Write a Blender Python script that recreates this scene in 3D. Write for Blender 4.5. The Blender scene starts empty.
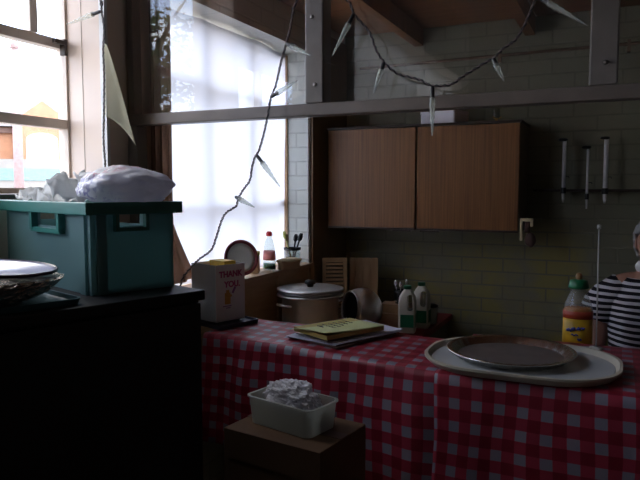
import bpy, bmesh, math, random
from mathutils import Vector, Matrix, noise
random.seed(7)
sc = bpy.context.scene
COL = sc.collection
R = math.radians

# ------------------------------------------------------------------ materials
def nt(name):
    m = bpy.data.materials.new(name); m.use_nodes = True
    t = m.node_tree; t.nodes.clear()
    return m, t, t.nodes.new('ShaderNodeOutputMaterial')
def lk(t, a, b): t.links.new(a, b)
def pbsdf(t, col, rough, metal=0.0, spec=0.5):
    b = t.nodes.new('ShaderNodeBsdfPrincipled')
    b.inputs['Base Color'].default_value = (*col, 1)
    b.inputs['Roughness'].default_value = rough
    b.inputs['Metallic'].default_value = metal
    b.inputs['Specular IOR Level'].default_value = spec
    return b
def ramp(t, fac, stops):
    r = t.nodes.new('ShaderNodeValToRGB')
    e = r.color_ramp.elements
    e[0].position, e[0].color = stops[0][0], (*stops[0][1], 1)
    e[1].position, e[1].color = stops[1][0], (*stops[1][1], 1)
    for p, c in stops[2:]:
        n = e.new(p); n.color = (*c, 1)
    lk(t, fac, r.inputs[0]); return r.outputs[0]
def coord(t, kind='Object', scale=(1, 1, 1)):
    c = t.nodes.new('ShaderNodeTexCoord'); mp = t.nodes.new('ShaderNodeMapping')
    mp.inputs['Scale'].default_value = scale
    lk(t, c.outputs[kind], mp.inputs[0]); return mp.outputs[0]
def noise_tex(t, vec, scale, detail=4, rough=.5):
    n = t.nodes.new('ShaderNodeTexNoise')
    n.inputs['Scale'].default_value = scale; n.inputs['Detail'].default_value = detail
    n.inputs['Roughness'].default_value = rough
    lk(t, vec, n.inputs['Vector']); return n.outputs['Fac']
def bump(t, h, b, strength=.3, dist=.01):
    n = t.nodes.new('ShaderNodeBump'); n.inputs['Strength'].default_value = strength
    n.inputs['Distance'].default_value = dist
    lk(t, h, n.inputs['Height']); lk(t, n.outputs[0], b.inputs['Normal'])
def mixc(t, fac, a, b):
    n = t.nodes.new('ShaderNodeMix'); n.data_type = 'RGBA'
    for i, v in ((0, fac), (6, a), (7, b)):
        if isinstance(v, (int, float)): n.inputs[i].default_value = v
        elif isinstance(v, tuple): n.inputs[i].default_value = (*v, 1)
        else: lk(t, v, n.inputs[i])
    return n.outputs[2]
def plain(name, col, rough=.5, metal=0.0, var=.12, vscale=12, bstr=0, bscale=60, spec=.5, scale=(1, 1, 1)):
    m, t, o = nt(name); b = pbsdf(t, col, rough, metal, spec)
    v = coord(t, 'Object', scale)
    f = noise_tex(t, v, vscale)
    lk(t, ramp(t, f, [(.3, tuple(c * (1 - var) for c in col)), (.7, tuple(min(1, c * (1 + var)) for c in col))]), b.inputs['Base Color'])
    if bstr: bump(t, noise_tex(t, v, bscale), b, bstr)
    lk(t, b.outputs[0], o.inputs[0]); return m
def woodmat(name, c1, c2, scale, rough=.45, spec=.4):
    m, t, o = nt(name); b = pbsdf(t, c1, rough, 0, spec)
    v = coord(t, 'Object', scale)
    f = noise_tex(t, v, 1.0, 6, .65)
    lk(t, ramp(t, f, [(.32, c1), (.68, c2)]), b.inputs['Base Color'])
    bump(t, f, b, .12, .003)
    lk(t, b.outputs[0], o.inputs[0]); return m
def brickmat(name, axis, base, stain, mortar_dark=.82):
    m, t, o = nt(name); b = pbsdf(t, base, .55, 0, .35)
    g = t.nodes.new('ShaderNodeNewGeometry'); s = t.nodes.new('ShaderNodeSeparateXYZ'); c = t.nodes.new('ShaderNodeCombineXYZ')
    lk(t, g.outputs['Position'], s.inputs[0])
    lk(t, s.outputs[axis], c.inputs[0]); lk(t, s.outputs[2], c.inputs[1])
    br = t.nodes.new('ShaderNodeTexBrick')
    br.inputs['Scale'].default_value = 1; br.inputs['Brick Width'].default_value = .225
    br.inputs['Row Height'].default_value = .075; br.inputs['Mortar Size'].default_value = .006
    br.inputs['Mortar Smooth'].default_value = .6
    lk(t, c.outputs[0], br.inputs['Vector'])
    f = noise_tex(t, g.outputs['Position'], 2.6, 5, .6)
    f2 = noise_tex(t, g.outputs['Position'], 22, 4)
    zr = t.nodes.new('ShaderNodeMapRange'); lk(t, s.outputs[2], zr.inputs[0])
    zr.inputs[1].default_value = 1.38; zr.inputs[2].default_value = 1.15
    sm = t.nodes.new('ShaderNodeMath'); sm.operation = 'MULTIPLY'; lk(t, ramp(t, f, [(.44, (0, 0, 0)), (.58, (1, 1, 1))]), sm.inputs[0]); lk(t, zr.outputs[0], sm.inputs[1])
    ca = mixc(t, sm.outputs[0], base, stain)
    cb = mixc(t, br.outputs['Fac'], ca, tuple(x * mortar_dark for x in base))
    lk(t, cb, b.inputs['Base Color'])
    mth = t.nodes.new('ShaderNodeMath'); mth.operation = 'MULTIPLY_ADD'
    lk(t, br.outputs['Fac'], mth.inputs[0]); mth.inputs[1].default_value = -1.0; lk(t, f2, mth.inputs[2])
    bump(t, mth.outputs[0], b, .28, .005)
    lk(t, b.outputs[0], o.inputs[0]); return m
def glassmat(name, tint=(1, 1, 1), rough=0.0, refl=1.0, haze=0.0, hazecol=(1, 1, 1)):
    """thin clear sheet: passes light straight through, mirrors by Fresnel"""
    m, t, o = nt(name)
    tr = t.nodes.new('ShaderNodeBsdfTransparent'); tr.inputs[0].default_value = (*tint, 1)
    gl = t.nodes.new('ShaderNodeBsdfGlossy'); gl.inputs['Roughness'].default_value = rough
    gl.inputs[0].default_value = (refl, refl, refl, 1)
    ge = t.nodes.new('ShaderNodeNewGeometry'); dt = t.nodes.new('ShaderNodeVectorMath'); dt.operation = 'DOT_PRODUCT'
    lk(t, ge.outputs['Normal'], dt.inputs[0]); lk(t, ge.outputs['Incoming'], dt.inputs[1])
    def mth(op, a, bb):
        n = t.nodes.new('ShaderNodeMath'); n.operation = op
        for i, q_ in enumerate((a, bb)):
            if isinstance(q_, (int, float)): n.inputs[i].default_value = q_
            elif q_ is not None: lk(t, q_, n.inputs[i])
        return n.outputs[0]
    ca_ = mth('ABSOLUTE', dt.outputs['Value'], None)
    f5 = mth('POWER', mth('SUBTRACT', 1.0, ca_), 5.0)
    fres = mth('ADD', mth('MULTIPLY', f5, .96), .04)
    mx = t.nodes.new('ShaderNodeMixShader')
    base = tr.outputs[0]
    if haze:
        d = t.nodes.new('ShaderNodeBsdfDiffuse'); d.inputs[0].default_value = (*hazecol, 1)
        tl = t.nodes.new('ShaderNodeBsdfTranslucent'); tl.inputs[0].default_value = (*hazecol, 1)
        ad = t.nodes.new('ShaderNodeMixShader'); ad.inputs[0].default_value = .5
        lk(t, d.outputs[0], ad.inputs[1]); lk(t, tl.outputs[0], ad.inputs[2])
        m2 = t.nodes.new('ShaderNodeMixShader'); m2.inputs[0].default_value = haze
        lk(t, base, m2.inputs[1]); lk(t, ad.outputs[0], m2.inputs[2]); base = m2.outputs[0]
    lk(t, fres, mx.inputs[0]); lk(t, base, mx.inputs[1]); lk(t, gl.outputs[0], mx.inputs[2])
    lk(t, mx.outputs[0], o.inputs[0]); return m
def clothmat(name, col, trans, weave=0, fold=0):
    m, t, o = nt(name)
    d = t.nodes.new('ShaderNodeBsdfDiffuse'); d.inputs[0].default_value = (*col, 1)
    tl = t.nodes.new('ShaderNodeBsdfTranslucent'); tl.inputs[0].default_value = (*col, 1)
    mx = t.nodes.new('ShaderNodeMixShader'); mx.inputs[0].default_value = trans
    lk(t, d.outputs[0], mx.inputs[1]); lk(t, tl.outputs[0], mx.inputs[2]); lk(t, mx.outputs[0], o.inputs[0])
    return m
def ginghammat(name):
    m, t, o = nt(name); b = pbsdf(t, (1, 1, 1), .42, 0, .35)
    uv = t.nodes.new('ShaderNodeTexCoord'); s = t.nodes.new('ShaderNodeSeparateXYZ')
    lk(t, uv.outputs['UV'], s.inputs[0])
    outs = []
    for i in (0, 1):
        a = t.nodes.new('ShaderNodeMath'); a.operation = 'MULTIPLY'; a.inputs[1].default_value = 1 / .060
        lk(t, s.outputs[i], a.inputs[0])
        f = t.nodes.new('ShaderNodeMath'); f.operation = 'FRACT'; lk(t, a.outputs[0], f.inputs[0])
        g = t.nodes.new('ShaderNodeMath'); g.operation = 'LESS_THAN'; g.inputs[1].default_value = .53
        lk(t, f.outputs[0], g.inputs[0]); outs.append(g.outputs[0])
    ad = t.nodes.new('ShaderNodeMath'); ad.operation = 'ADD'
    lk(t, outs[0], ad.inputs[0]); lk(t, outs[1], ad.inputs[1])
    hf = t.nodes.new('ShaderNodeMath'); hf.operation = 'MULTIPLY'; hf.inputs[1].default_value = .5
    lk(t, ad.outputs[0], hf.inputs[0])
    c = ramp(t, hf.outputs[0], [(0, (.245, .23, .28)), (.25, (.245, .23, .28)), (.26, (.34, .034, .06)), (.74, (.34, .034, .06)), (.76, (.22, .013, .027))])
    lk(t, c, b.inputs['Base Color'])
    bump(t, noise_tex(t, coord(t, 'Object'), 9, 3), b, .25, .01)
    lk(t, b.outputs[0], o.inputs[0]); return m
def stripemat(name, ca, cb, period, duty, axis=2, wob=.01):
    m, t, o = nt(name); b = pbsdf(t, ca, .8, 0, .2)
    v = coord(t, 'Object'); s = t.nodes.new('ShaderNodeSeparateXYZ'); lk(t, v, s.inputs[0])
    n = noise_tex(t, v, 7, 2)
    w = t.nodes.new('ShaderNodeMath'); w.operation = 'MULTIPLY_ADD'; w.inputs[1].default_value = wob
    lk(t, n, w.inputs[0]); lk(t, s.outputs[axis], w.inputs[2])
    a = t.nodes.new('ShaderNodeMath'); a.operation = 'MULTIPLY'; a.inputs[1].default_value = 1 / period
    lk(t, w.outputs[0], a.inputs[0])
    f = t.nodes.new('ShaderNodeMath'); f.operation = 'FRACT'; lk(t, a.outputs[0], f.inputs[0])
    lk(t, ramp(t, f.outputs[0], [(duty - .04, ca), (duty, cb)]), b.inputs['Base Color'])
    lk(t, b.outputs[0], o.inputs[0]); return m
def bagmat(name, printed):
    m, t, o = nt(name)
    b = pbsdf(t, (.74, .73, .78), .35, 0, .5)
    v = coord(t, 'Object')
    if printed:
        s = t.nodes.new('ShaderNodeSeparateXYZ'); lk(t, v, s.inputs[0])
        n1 = noise_tex(t, coord(t, 'Object', (90, 90, 34)), 1, 2, .5)
        n2 = noise_tex(t, coord(t, 'Object', (9, 9, 9)), 1, 1)
        k1 = ramp(t, n1, [(.50, (0, 0, 0)), (.54, (1, 1, 1))]); k2 = ramp(t, n2, [(.36, (0, 0, 0)), (.42, (1, 1, 1))])
        mu = t.nodes.new('ShaderNodeMath'); mu.operation = 'MULTIPLY'; lk(t, k1, mu.inputs[0]); lk(t, k2, mu.inputs[1])
        m0 = mu; xr = t.nodes.new('ShaderNodeMapRange'); lk(t, s.outputs[0], xr.inputs[0]); xr.inputs[1].default_value = .07; xr.inputs[2].default_value = .0
        mu = t.nodes.new('ShaderNodeMath'); mu.operation = 'MULTIPLY'; lk(t, m0.outputs[0], mu.inputs[0]); lk(t, xr.outputs[0], mu.inputs[1])
        red = ramp(t, s.outputs[2], [(.052, (.08, .06, .36)), (.06, (.55, .12, .2))])
        lk(t, mixc(t, mu.outputs[0], (.74, .73, .78), red), b.inputs['Base Color'])
    bump(t, noise_tex(t, v, 28, 5, .6), b, .35, .012)
    tl = t.nodes.new('ShaderNodeBsdfTranslucent'); tl.inputs[0].default_value = (.8, .8, .86, 1)
    mx = t.nodes.new('ShaderNodeMixShader'); mx.inputs[0].default_value = .3
    lk(t, b.outputs[0], mx.inputs[1]); lk(t, tl.outputs[0], mx.inputs[2]); lk(t, mx.outputs[0], o.inputs[0])
    return m

M = {}
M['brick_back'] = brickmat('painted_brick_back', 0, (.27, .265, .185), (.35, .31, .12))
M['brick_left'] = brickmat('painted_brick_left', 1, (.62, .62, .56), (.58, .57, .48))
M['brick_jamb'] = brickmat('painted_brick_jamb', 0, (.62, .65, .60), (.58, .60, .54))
M['cream'] = plain('cream_paint', (.74, .61, .52), .5, var=.05, vscale=3)
M['plaster'] = plain('plaster', (.26, .22, .18), .8, var=.06, vscale=3)
M['ceil_wood'] = woodmat('ceiling_boards', (.20, .078, .026), (.33, .135, .05), (2, 30, 2))
M['floor'] = plain('floor_vinyl', (.07, .05, .04), .5, var=.15, vscale=5)
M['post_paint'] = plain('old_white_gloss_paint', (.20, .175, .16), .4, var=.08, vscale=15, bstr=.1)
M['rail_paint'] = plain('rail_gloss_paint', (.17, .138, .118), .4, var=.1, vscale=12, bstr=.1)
M['frame'] = plain('window_frame_paint', (.62, .53, .45), .45, var=.08, vscale=15)
M['glass'] = glassmat('window_glass')
M['hatch_glass'] = glassmat('hatch_glass', refl=1.0, haze=.012)
M['sheet'] = clothmat('sheer_white_sheet', (.85, .865, .91), .62)
M['sheet_old'] = clothmat('grey_old_sheet', (.80, .80, .80), .6)
M['paper_cream'] = clothmat('cream_paper', (.80, .78, .62), .45)
M['curtain'] = clothmat('brown_curtain_cloth', (.20, .115, .075), .45)
M['brown_wood'] = woodmat('dark_brown_wood', (.10, .052, .024), (.15, .085, .04), (20, 20, 2))
M['side_panel'] = woodmat('brown_side_panel', (.20, .135, .075), (.27, .19, .11), (20, 20, 2))
M['mid_wood'] = woodmat('mid_brown_wood', (.44, .27, .14), (.56, .37, .21), (6, 6, 40))
M['door_wood'] = woodmat('cabinet_veneer', (.165, .068, .021), (.30, .130, .040), (130, 3, 2.0), .38)
M['cab_side'] = plain('cabinet_side', (.20, .17, .13), .5)
M['cab_edge'] = plain('cabinet_edge', (.04, .022, .014), .5)
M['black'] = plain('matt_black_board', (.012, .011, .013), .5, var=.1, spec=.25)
M['black_pl'] = plain('black_plastic', (.015, .015, .016), .35)
M['teal'] = plain('teal_plastic', (.215, .37, .38), .42, var=.06, vscale=6)
_t = M['teal'].node_tree; _o = [n for n in _t.nodes if n.type == 'OUTPUT_MATERIAL'][0]; _p = [n for n in _t.nodes if n.type == 'BSDF_PRINCIPLED'][0]
_tl = _t.nodes.new('ShaderNodeBsdfTranslucent'); _tl.inputs[0].default_value = (.26, .44, .44, 1); _m = _t.nodes.new('ShaderNodeMixShader'); _m.inputs[0].default_value = .5
lk(_t, _p.outputs[0], _m.inputs[1]); lk(_t, _tl.outputs[0], _m.inputs[2]); lk(_t, _m.outputs[0], _o.inputs[0])
M['teal_dark'] = plain('teal_rim_plastic', (.03, .19, .16), .4, var=.06)
M['teal_lid'] = plain('dark_teal_lid', (.05, .13, .16), .3)
M['tissue'] = clothmat('white_tissue', (.94, .94, .94), .6)
M['bag'] = bagmat('printed_carrier_bag', True)
M['wrap'] = bagmat('crumpled_clear_bag', False)
M['foil'] = plain('aluminium_foil', (.80, .74, .68), .2, 1, .1, 40, bstr=1.0, bscale=120)
M['platter'] = plain('blue_grey_platter', (.44, .45, .62), .18, 0, .05)
M['platter_rim'] = plain('dark_platter_rim', (.05, .035, .06), .25)
M['gingham'] = ginghammat('red_gingham')
M['table'] = woodmat('table_wood', (.25, .15, .08), (.35, .22, .12), (3, 30, 30))
M['steel'] = plain('brushed_steel', (.62, .62, .62), .22, 1, .05, 20)
M['steel_pot'] = plain('satin_steel', (.82, .82, .82), .42, 1, .05, 20)
M['steel_dull'] = plain('dull_aluminium', (.74, .73, .71), .26, 1, .08, 20)
M['pan_in'] = plain('worn_pan_bottom', (.40, .36, .34), .45, .8, .1, 14)
M['cream_tray'] = plain('cream_tray_plastic', (.56, .52, .42), .4, var=.05)
M['tray_in'] = plain('grey_tray_inside', (.52, .54, .54), .28, var=.05)
M['cardboard'] = plain('cardboard', (.11, .057, .028), .8, var=.1, vscale=8)
M['tub'] = glassmat('frosted_tub', (.9, .92, .9), .3, .6, haze=.55, hazecol=(.66, .68, .62))
M['white_card'] = plain('white_card', (.82, .80, .84), .6, var=.03)
M['grey_card'] = plain('grey_blue_card', (.36, .42, .45), .6, var=.04)
M['yellow'] = plain('yellow_card', (.75, .50, .05), .6)
M['pink'] = plain('pink_ink', (.50, .09, .26), .6)
M['orange'] = plain('orange_ink', (.62, .33, .07), .6)
M['purple'] = plain('purple_ink', (.35, .15, .42), .6)
M['navy'] = plain('navy_plastic', (.03, .04, .07), .4)
M['paper_blue'] = plain('bluish_paper', (.60, .62, .76), .7, var=.04)
M['paper_yellow'] = plain('yellow_green_paper', (.60, .64, .30), .7, var=.04)
M['paper_edge'] = plain('yellow_page_edges', (.50, .42, .14), .8)
M['cover_brown'] = plain('brown_cover', (.10, .05, .04), .6)
M['ink'] = plain('ink_grey', (.16, .17, .14), .7)
M['white_china'] = plain('white_china', (.70, .74, .68), .2, var=.03)
M['red_rim'] = plain('maroon_rim', (.20, .035, .045), .3)
M['red_cap'] = plain('red_plastic', (.60, .03, .04), .3)
M['green_cap'] = plain('green_plastic', (.012, .15, .06), .35)
M['clear_pl'] = glassmat('clear_plastic', (.93, .97, .95), .05, .8, haze=.18, hazecol=(.8, .86, .84))
M['jar_glass'] = glassmat('jar_glass', (.86, .9, .9), .02, 1, haze=.06)
M['label_pink'] = plain('pink_label', (.70, .25, .24), .5)
M['label_white'] = plain('white_label', (.72, .72, .72), .5)
M['bristle'] = plain('straw_bristle', (.80, .68, .42), .8, bstr=.8, bscale=150)
M['sponge'] = plain('yellow_sponge', (.55, .46, .07), .9, bstr=.6, bscale=140)
M['yel_handle'] = plain('yellow_green_handle', (.48, .48, .12), .4)
M['milk'] = plain('milk_plastic', (.66, .63, .54), .4, var=.03)
M['green_label'] = plain('green_label', (.015, .16, .075), .5)
M['board_wood'] = woodmat('beech_board', (.36, .22, .11), (.46, .30, .16), (25, 25, 3))
M['crate_wood'] = woodmat('pale_wood', (.40, .25, .13), (.50, .33, .19), (5, 30, 30))
M['red_oil'] = plain('red_oilcloth', (.28, .03, .03), .45)
M['unit_green'] = plain('olive_unit_side', (.20, .20, .13), .6)
M['squash'] = plain('orange_squash', (.62, .20, .03), .25)
M['squash_label'] = plain('yellow_label', (.70, .42, .03), .4, var=.2, vscale=18)
M['squash_red'] = plain('red_label_band', (.50, .07, .03), .4)
M['blue_ink'] = plain('blue_ink', (.05, .06, .32), .5)
M['amber'] = plain('brown_nozzle', (.30, .16, .06), .35)
M['white_tube'] = plain('white_tube', (.85, .85, .86), .35)
M['nozzle'] = plain('milky_nozzle', (.85, .84, .82), .25)
M['rod'] = plain('white_rod', (.5, .5, .48), .35)
M['icicle'] = glassmat('clear_icicle_plastic', (.92, .95, .92), .08, .9, haze=.30, hazecol=(.78, .80, .74))
M['cord'] = plain('black_cord', (.012, .010, .012), .45)
M['cord2'] = plain('brown_cord', (.16, .11, .11), .4)
M['metal_screw'] = plain('screw_metal', (.30, .28, .26), .4, 1)
M['skin'] = plain('skin', (.40, .20, .14), .5, var=.05)
M['hair'] = plain('grey_hair', (.30, .28, .27), .6, var=.25, vscale=40)
M['eye'] = plain('eye_white', (.7, .68, .66), .3)
M['lip'] = plain('lip', (.36, .12, .11), .5)
M['trousers'] = plain('dark_trousers', (.025, .026, .035), .8)
M['shirt'] = stripemat('striped_jersey', (.015, .014, .02), (.60, .58, .62), .0215, .56)
M['house_brick'] = plain('orange_brick', (.34, .17, .10), .85, var=.12, vscale=3)
M['slate'] = plain('grey_slate', (.13, .12, .125), .8, var=.1, vscale=6)
M['white_paint'] = plain('white_paint', (.8, .8, .8), .6)
M['turq'] = plain('turquoise_board', (.14, .25, .26), .6)
M['pole_pink'] = plain('pinkish_pole', (.30, .21, .21), .6)
M['pave'] = plain('pale_paving', (.22, .21, .20), .9, var=.1, vscale=2)
M['bark'] = plain('bark', (.10, .075, .05), .9)
M['leaf'] = plain('tree_leaf', (.055, .10, .03), .7, var=.3, vscale=3)
M['pipe'] = plain('brown_pipe', (.20, .13, .08), .6)
M['brass'] = plain('brass', (.60, .42, .16), .3, 1)

# ------------------------------------------------------------------ mesh helpers
def BM(): return bmesh.new()
def box(bm, c, s, rz=0.0, rot=None):
    mt = Matrix.Translation(c) @ (rot if rot is not None else Matrix.Rotation(rz, 4, 'Z')) @ Matrix.Diagonal((s[0], s[1], s[2], 1))
    return bmesh.ops.create_cube(bm, size=1, matrix=mt)['verts']
def bx(bm, x0, x1, y0, y1, z0, z1): return box(bm, ((x0 + x1) / 2, (y0 + y1) / 2, (z0 + z1) / 2), (x1 - x0, y1 - y0, z1 - z0))
def tube(bm, pts, r, n=8, caps=True):
    pts = [Vector(p) for p in pts]; rings = []
    rs = r if isinstance(r, (list, tuple)) else [r] * len(pts)
    up = Vector((0, 0, 1)); prev = None
    for i, p in enumerate(pts):
        d = (pts[min(i + 1, len(pts) - 1)] - pts[max(i - 1, 0)]).normalized()
        if prev is None:
            a = d.cross(up)
            if a.length < .05: a = d.cross(Vector((1, 0, 0)))
        else:
            a = prev - d * prev.dot(d)
        a.normalize(); prev = a; b = d.cross(a)
        rings.append([bm.verts.new(p + (a * math.cos(2 * math.pi * k / n) + b * math.sin(2 * math.pi * k / n)) * rs[i]) for k in range(n)])
    for i in range(len(rings) - 1):
        for k in range(n):
            bm.faces.new((rings[i][k], rings[i][(k + 1) % n], rings[i + 1][(k + 1) % n], rings[i + 1][k]))
    if caps:
        bm.faces.new(rings[0][::-1]); bm.faces.new(rings[-1])
def lathe(bm, prof, c=(0, 0, 0), n=40, close=False, mat=None, sx=1, sy=1):
    c = Vector(c); rings = []
    for r, z in prof:
        if r < 1e-5:
            v = Vector((0, 0, z)); rings.append([bm.verts.new((mat @ v if mat else v) + c)])
        else:
            ring = []
            for k in range(n):
                v = Vector((r * sx * math.cos(2 * math.pi * k / n), r * sy * math.sin(2 * math.pi * k / n), z))
                ring.append(bm.verts.new((mat @ v if mat else v) + c))
            rings.append(ring)
    prs = list(zip(rings, rings[1:])) + ([(rings[-1], rings[0])] if close else [])
    for a, b in prs:
        for k in range(n):
            k2 = (k + 1) % n
            if len(a) == 1 and len(b) == 1: continue
            if len(a) == 1: bm.faces.new((a[0], b[k2], b[k]))
            elif len(b) == 1: bm.faces.new((a[k], a[k2], b[0]))
            else: bm.faces.new((a[k], a[k2], b[k2], b[k]))
def loft(bm, rings, caps=True):
    vs = [[bm.verts.new(p) for p in r] for r in rings]
    n = len(vs[0])
    for a, b in zip(vs, vs[1:]):
        for k in range(n):
            bm.faces.new((a[k], a[(k + 1) % n], b[(k + 1) % n], b[k]))
    if caps: bm.faces.new(vs[0][::-1]); bm.faces.new(vs[-1])
def grid(bm, f, nu, nv, uv=None):
    vs = [[bm.verts.new(f(i / nu, j / nv)) for j in range(nv + 1)] for i in range(nu + 1)]
    layer = bm.loops.layers.uv.new('UVMap') if uv else None
    for i in range(nu):
        for j in range(nv):
            fc = bm.faces.new((vs[i][j], vs[i + 1][j], vs[i + 1][j + 1], vs[i][j + 1]))
            if uv:
                for lp, (a, b) in zip(fc.loops, ((i, j), (i + 1, j), (i + 1, j + 1), (i, j + 1))):
                    lp[layer].uv = uv(a / nu, b / nv)
def bev(bm, w=.003, seg=2):
    bmesh.ops.bevel(bm, geom=[e for e in bm.edges if len(e.link_faces) == 2 and e.calc_face_angle(0) > .6], offset=w, segments=seg, affect='EDGES', profile=.6)
def obj(name, bm, mat, parent=None, smooth=False, loc=None, mods=()):
    bmesh.ops.recalc_face_normals(bm, faces=bm.faces)
    me = bpy.data.meshes.new(name); bm.to_mesh(me); bm.free()
    if smooth:
        for p in me.polygons: p.use_smooth = True
    me.materials.append(mat)
    o = bpy.data.objects.new(name, me); COL.objects.link(o)
    if loc: o.location = loc
    if parent: o.parent = parent
    if smooth == 2:
        for e in me.edges: pass
        me.set_sharp_from_angle(angle=R(35))
    return o
def solid(o, th, off=0):
    m = o.modifiers.new('Solid', 'SOLIDIFY'); m.thickness = th; m.offset = off; return o
def subs(o, n=1):
    m = o.modifiers.new('Sub', 'SUBSURF'); m.levels = n; m.render_levels = n; return o
def tag(o, label, cat, group=None, kind=None):
    if label: o['label'] = label
    if cat: o['category'] = cat
    if group: o['group'] = group
    if kind: o['kind'] = kind
    return o
def thing(name, label, cat, loc, rz=0, group=None):
    o = bpy.data.objects.new(name, None); COL.objects.link(o); o.empty_display_size = .05
    o.location = loc; o.rotation_euler = (0, 0, rz)
    return tag(o, label, cat, group)
def struct(name, bm, m, parent=None):
    o = obj(name, bm, m, parent); 
    if not parent: o['kind'] = 'structure'
    return o
def dup(root, loc, rz, label, group=None):
    r = root.copy(); COL.objects.link(r); r.location = loc; r.rotation_euler = (0, 0, rz); r['label'] = label
    if group: r['group'] = group
    for ch in list(root.children):
        c = ch.copy(); COL.objects.link(c); c.parent = r
        for g in list(ch.children):
            d = g.copy(); COL.objects.link(d); d.parent = c
    return r
def textmesh(name, s, size, mat, parent, loc, rot, th=.0008):
    cu = bpy.data.curves.new(name, 'FONT'); cu.body = s; cu.size = size; cu.align_x = 'CENTER'; cu.align_y = 'CENTER'; cu.extrude = th
    cu.offset = size * .035
    tmp = bpy.data.objects.new(name + '_tmp', cu); COL.objects.link(tmp)
    dg = bpy.context.evaluated_depsgraph_get()
    me = bpy.data.meshes.new_from_object(tmp.evaluated_get(dg))
    bpy.data.objects.remove(tmp)
    me.name = name; me.materials.clear(); me.materials.append(mat)
    o = bpy.data.objects.new(name, me); COL.objects.link(o); o.parent = parent; o.location = loc; o.rotation_euler = rot
    return o
def rrect(w, d, r, n=6):
    pts = []
    for cx, cy, a0 in ((w / 2 - r, d / 2 - r, 0), (-w / 2 + r, d / 2 - r, 90), (-w / 2 + r, -d / 2 + r, 180), (w / 2 - r, -d / 2 + r, 270)):
        for k in range(n + 1):
            a = R(a0 + 90 * k / n); pts.append((cx + r * math.cos(a), cy + r * math.sin(a)))
    return pts

# ------------------------------------------------------------------ room shell
XW = -1.5; XG = -1.665; XO = -1.69          # inner wall face, glass plane, outer face
YB = 3.57; YH = 1.70; ZC = 2.35; ZF = 3.2
def wall_left_bm():
    b = BM()
    bx(b, XO, XW, -3.6, .0, 0, 1.475); bx(b, XO, XW, .0, 1.58, 0, 1.475)
    bx(b, XO, XW, 1.58, 1.84, 0, ZF)                        # pier behind the hatch post
    bx(b, XO, XW, -3.6, -3.3, 1.475, ZF); bx(b, XO, XW, -.35, .1, 1.475, ZF); bx(b, XO, XW, -3.3, -.35, 1.475, 1.95)
    bx(b, XO, XW, -3.3, -.35, 2.64, ZF); bx(b, XO, XW, 1.02, 1.58, 2.75, ZF); bx(b, XO, XW, .98, 1.02, 1.475, ZF); bx(b, XO, XW, .1, .98, 2.12, ZF)
    return b
struct('wall_left', wall_left_bm(), M['cream'])
b = BM()
bx(b, XO, XW, 1.84, 3.09, 0, 1.09); bx(b, XO, XW, 3.09, YB + .15, 0, ZC + .1); bx(b, XO, XW, 1.84, 3.09, 2.22, ZC + .1)
struct('wall_left_kitchen', b, M['brick_left'])
b = BM(); bx(b, XO + .005, XW - .004, 3.078, 3.0902, 1.09, 2.22); struct('trim_1', b, M['brick_jamb'])
b = BM(); bx(b, XW, XW + .012, 3.10, YB, .78, ZC); struct('trim_2', b, M['side_panel'])
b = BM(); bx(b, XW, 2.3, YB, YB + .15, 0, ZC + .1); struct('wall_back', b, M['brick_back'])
b = BM(); bx(b, 2.2, 2.35, -3.6, YB + .15, 0, ZF); struct('wall_right', b, M['plaster'])
b = BM(); bx(b, XO, 2.35, -3.75, -3.6, 0, ZF); struct('wall_rear', b, M['plaster'])
b = BM(); bx(b, XW, 2.2, 1.65, 1.80, ZC + .05, ZF); bx(b, 1.1, 2.2, 1.65, 1.80, 0, ZC + .05); struct('wall_hatch', b, M['plaster'])
b = BM(); bx(b, XO, 2.35, -3.75, YB + .15, -.1, 0); struct('floor', b, M['floor'])
b = BM(); bx(b, XO, 2.35, -3.75, 1.80, ZF, ZF + .1); struct('ceiling', b, M['plaster'])
b = BM(); bx(b, XO, 2.35, 1.65, YB + .15, ZC + .05, ZC + .15); struct('ceiling_kitchen', b, M['ceil_wood'])
for i, x in enumerate((-1.05, -.45, .15, .75, 1.35)):
    b = BM(); bx(b, x - .025, x + .025, 1.80, YB, ZC - .045, ZC + .05)
    struct('trim_%d' % (i + 3), b, M['ceil_wood'])
b = BM(); bx(b, -40, XO - .02, -40, 40, -.3, -.2); struct('ground', b, M['pave'])

# windows: frame, glazing bars and panes
def window(name, y0, y1, z0, z1, vbars, hbars, fr=.03, jamb=True):
    w = bpy.data.objects.new(name, None); COL.objects.link(w); w['kind'] = 'structure'
    b = BM()
    bx(b, XG - .02, XG + .02, y0, y1, z0, z0 + fr); bx(b, XG - .02, XG + .02, y0, y1, z1 - fr, z1)
    bx(b, XG - .02, XG + .02, y0, y0 + fr, z0 + fr, z1 - fr)
    bx(b, XG - .02, XG + .02, y1 - .008, y1, z0 + fr, z1 - fr)
    obj('window_frame', b, M['frame'], w)
    for z, y2 in hbars:
        b = BM(); bx(b, XG - .018, XG + .018, y0 + .03, y1 - .008, z - .015, z + .015); obj('glazing_bar', b, M['frame'], w)
    for y, za, zb in vbars:
        b = BM(); bx(b, XG - .0175, XG + .0175, y - .014, y + .014, za, zb); obj('glazing_bar', b, M['frame'], w)
    b = BM(); bx(b, XG - .003, XG + .003, y0 + .01, y1 - .004, z0 + .01, z1 - .01); obj('pane', b, M['glass'], w)
    return w
w1 = window('window_1', 1.02, 1.58, 1.475, 2.75, [(1.453, 1.985, 2.72)], [(1.967, 0), (1.712, 0), (2.36, 0)])
w4 = window('window_4', .1, .98, 1.475, 2.12, [(.54, 1.505, 2.09)], [(1.8, 0)])
b = BM(); bx(b, XG + .02, XW + .012, .1, .98, 1.475, 1.488); obj('window_sill', b, M['post_paint'], w4)
b = BM(); bx(b, XG + .02, XW + .012, 1.022, 1.575, 1.4755, 1.488); obj('window_sill', b, M['post_paint'], w1)
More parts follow.
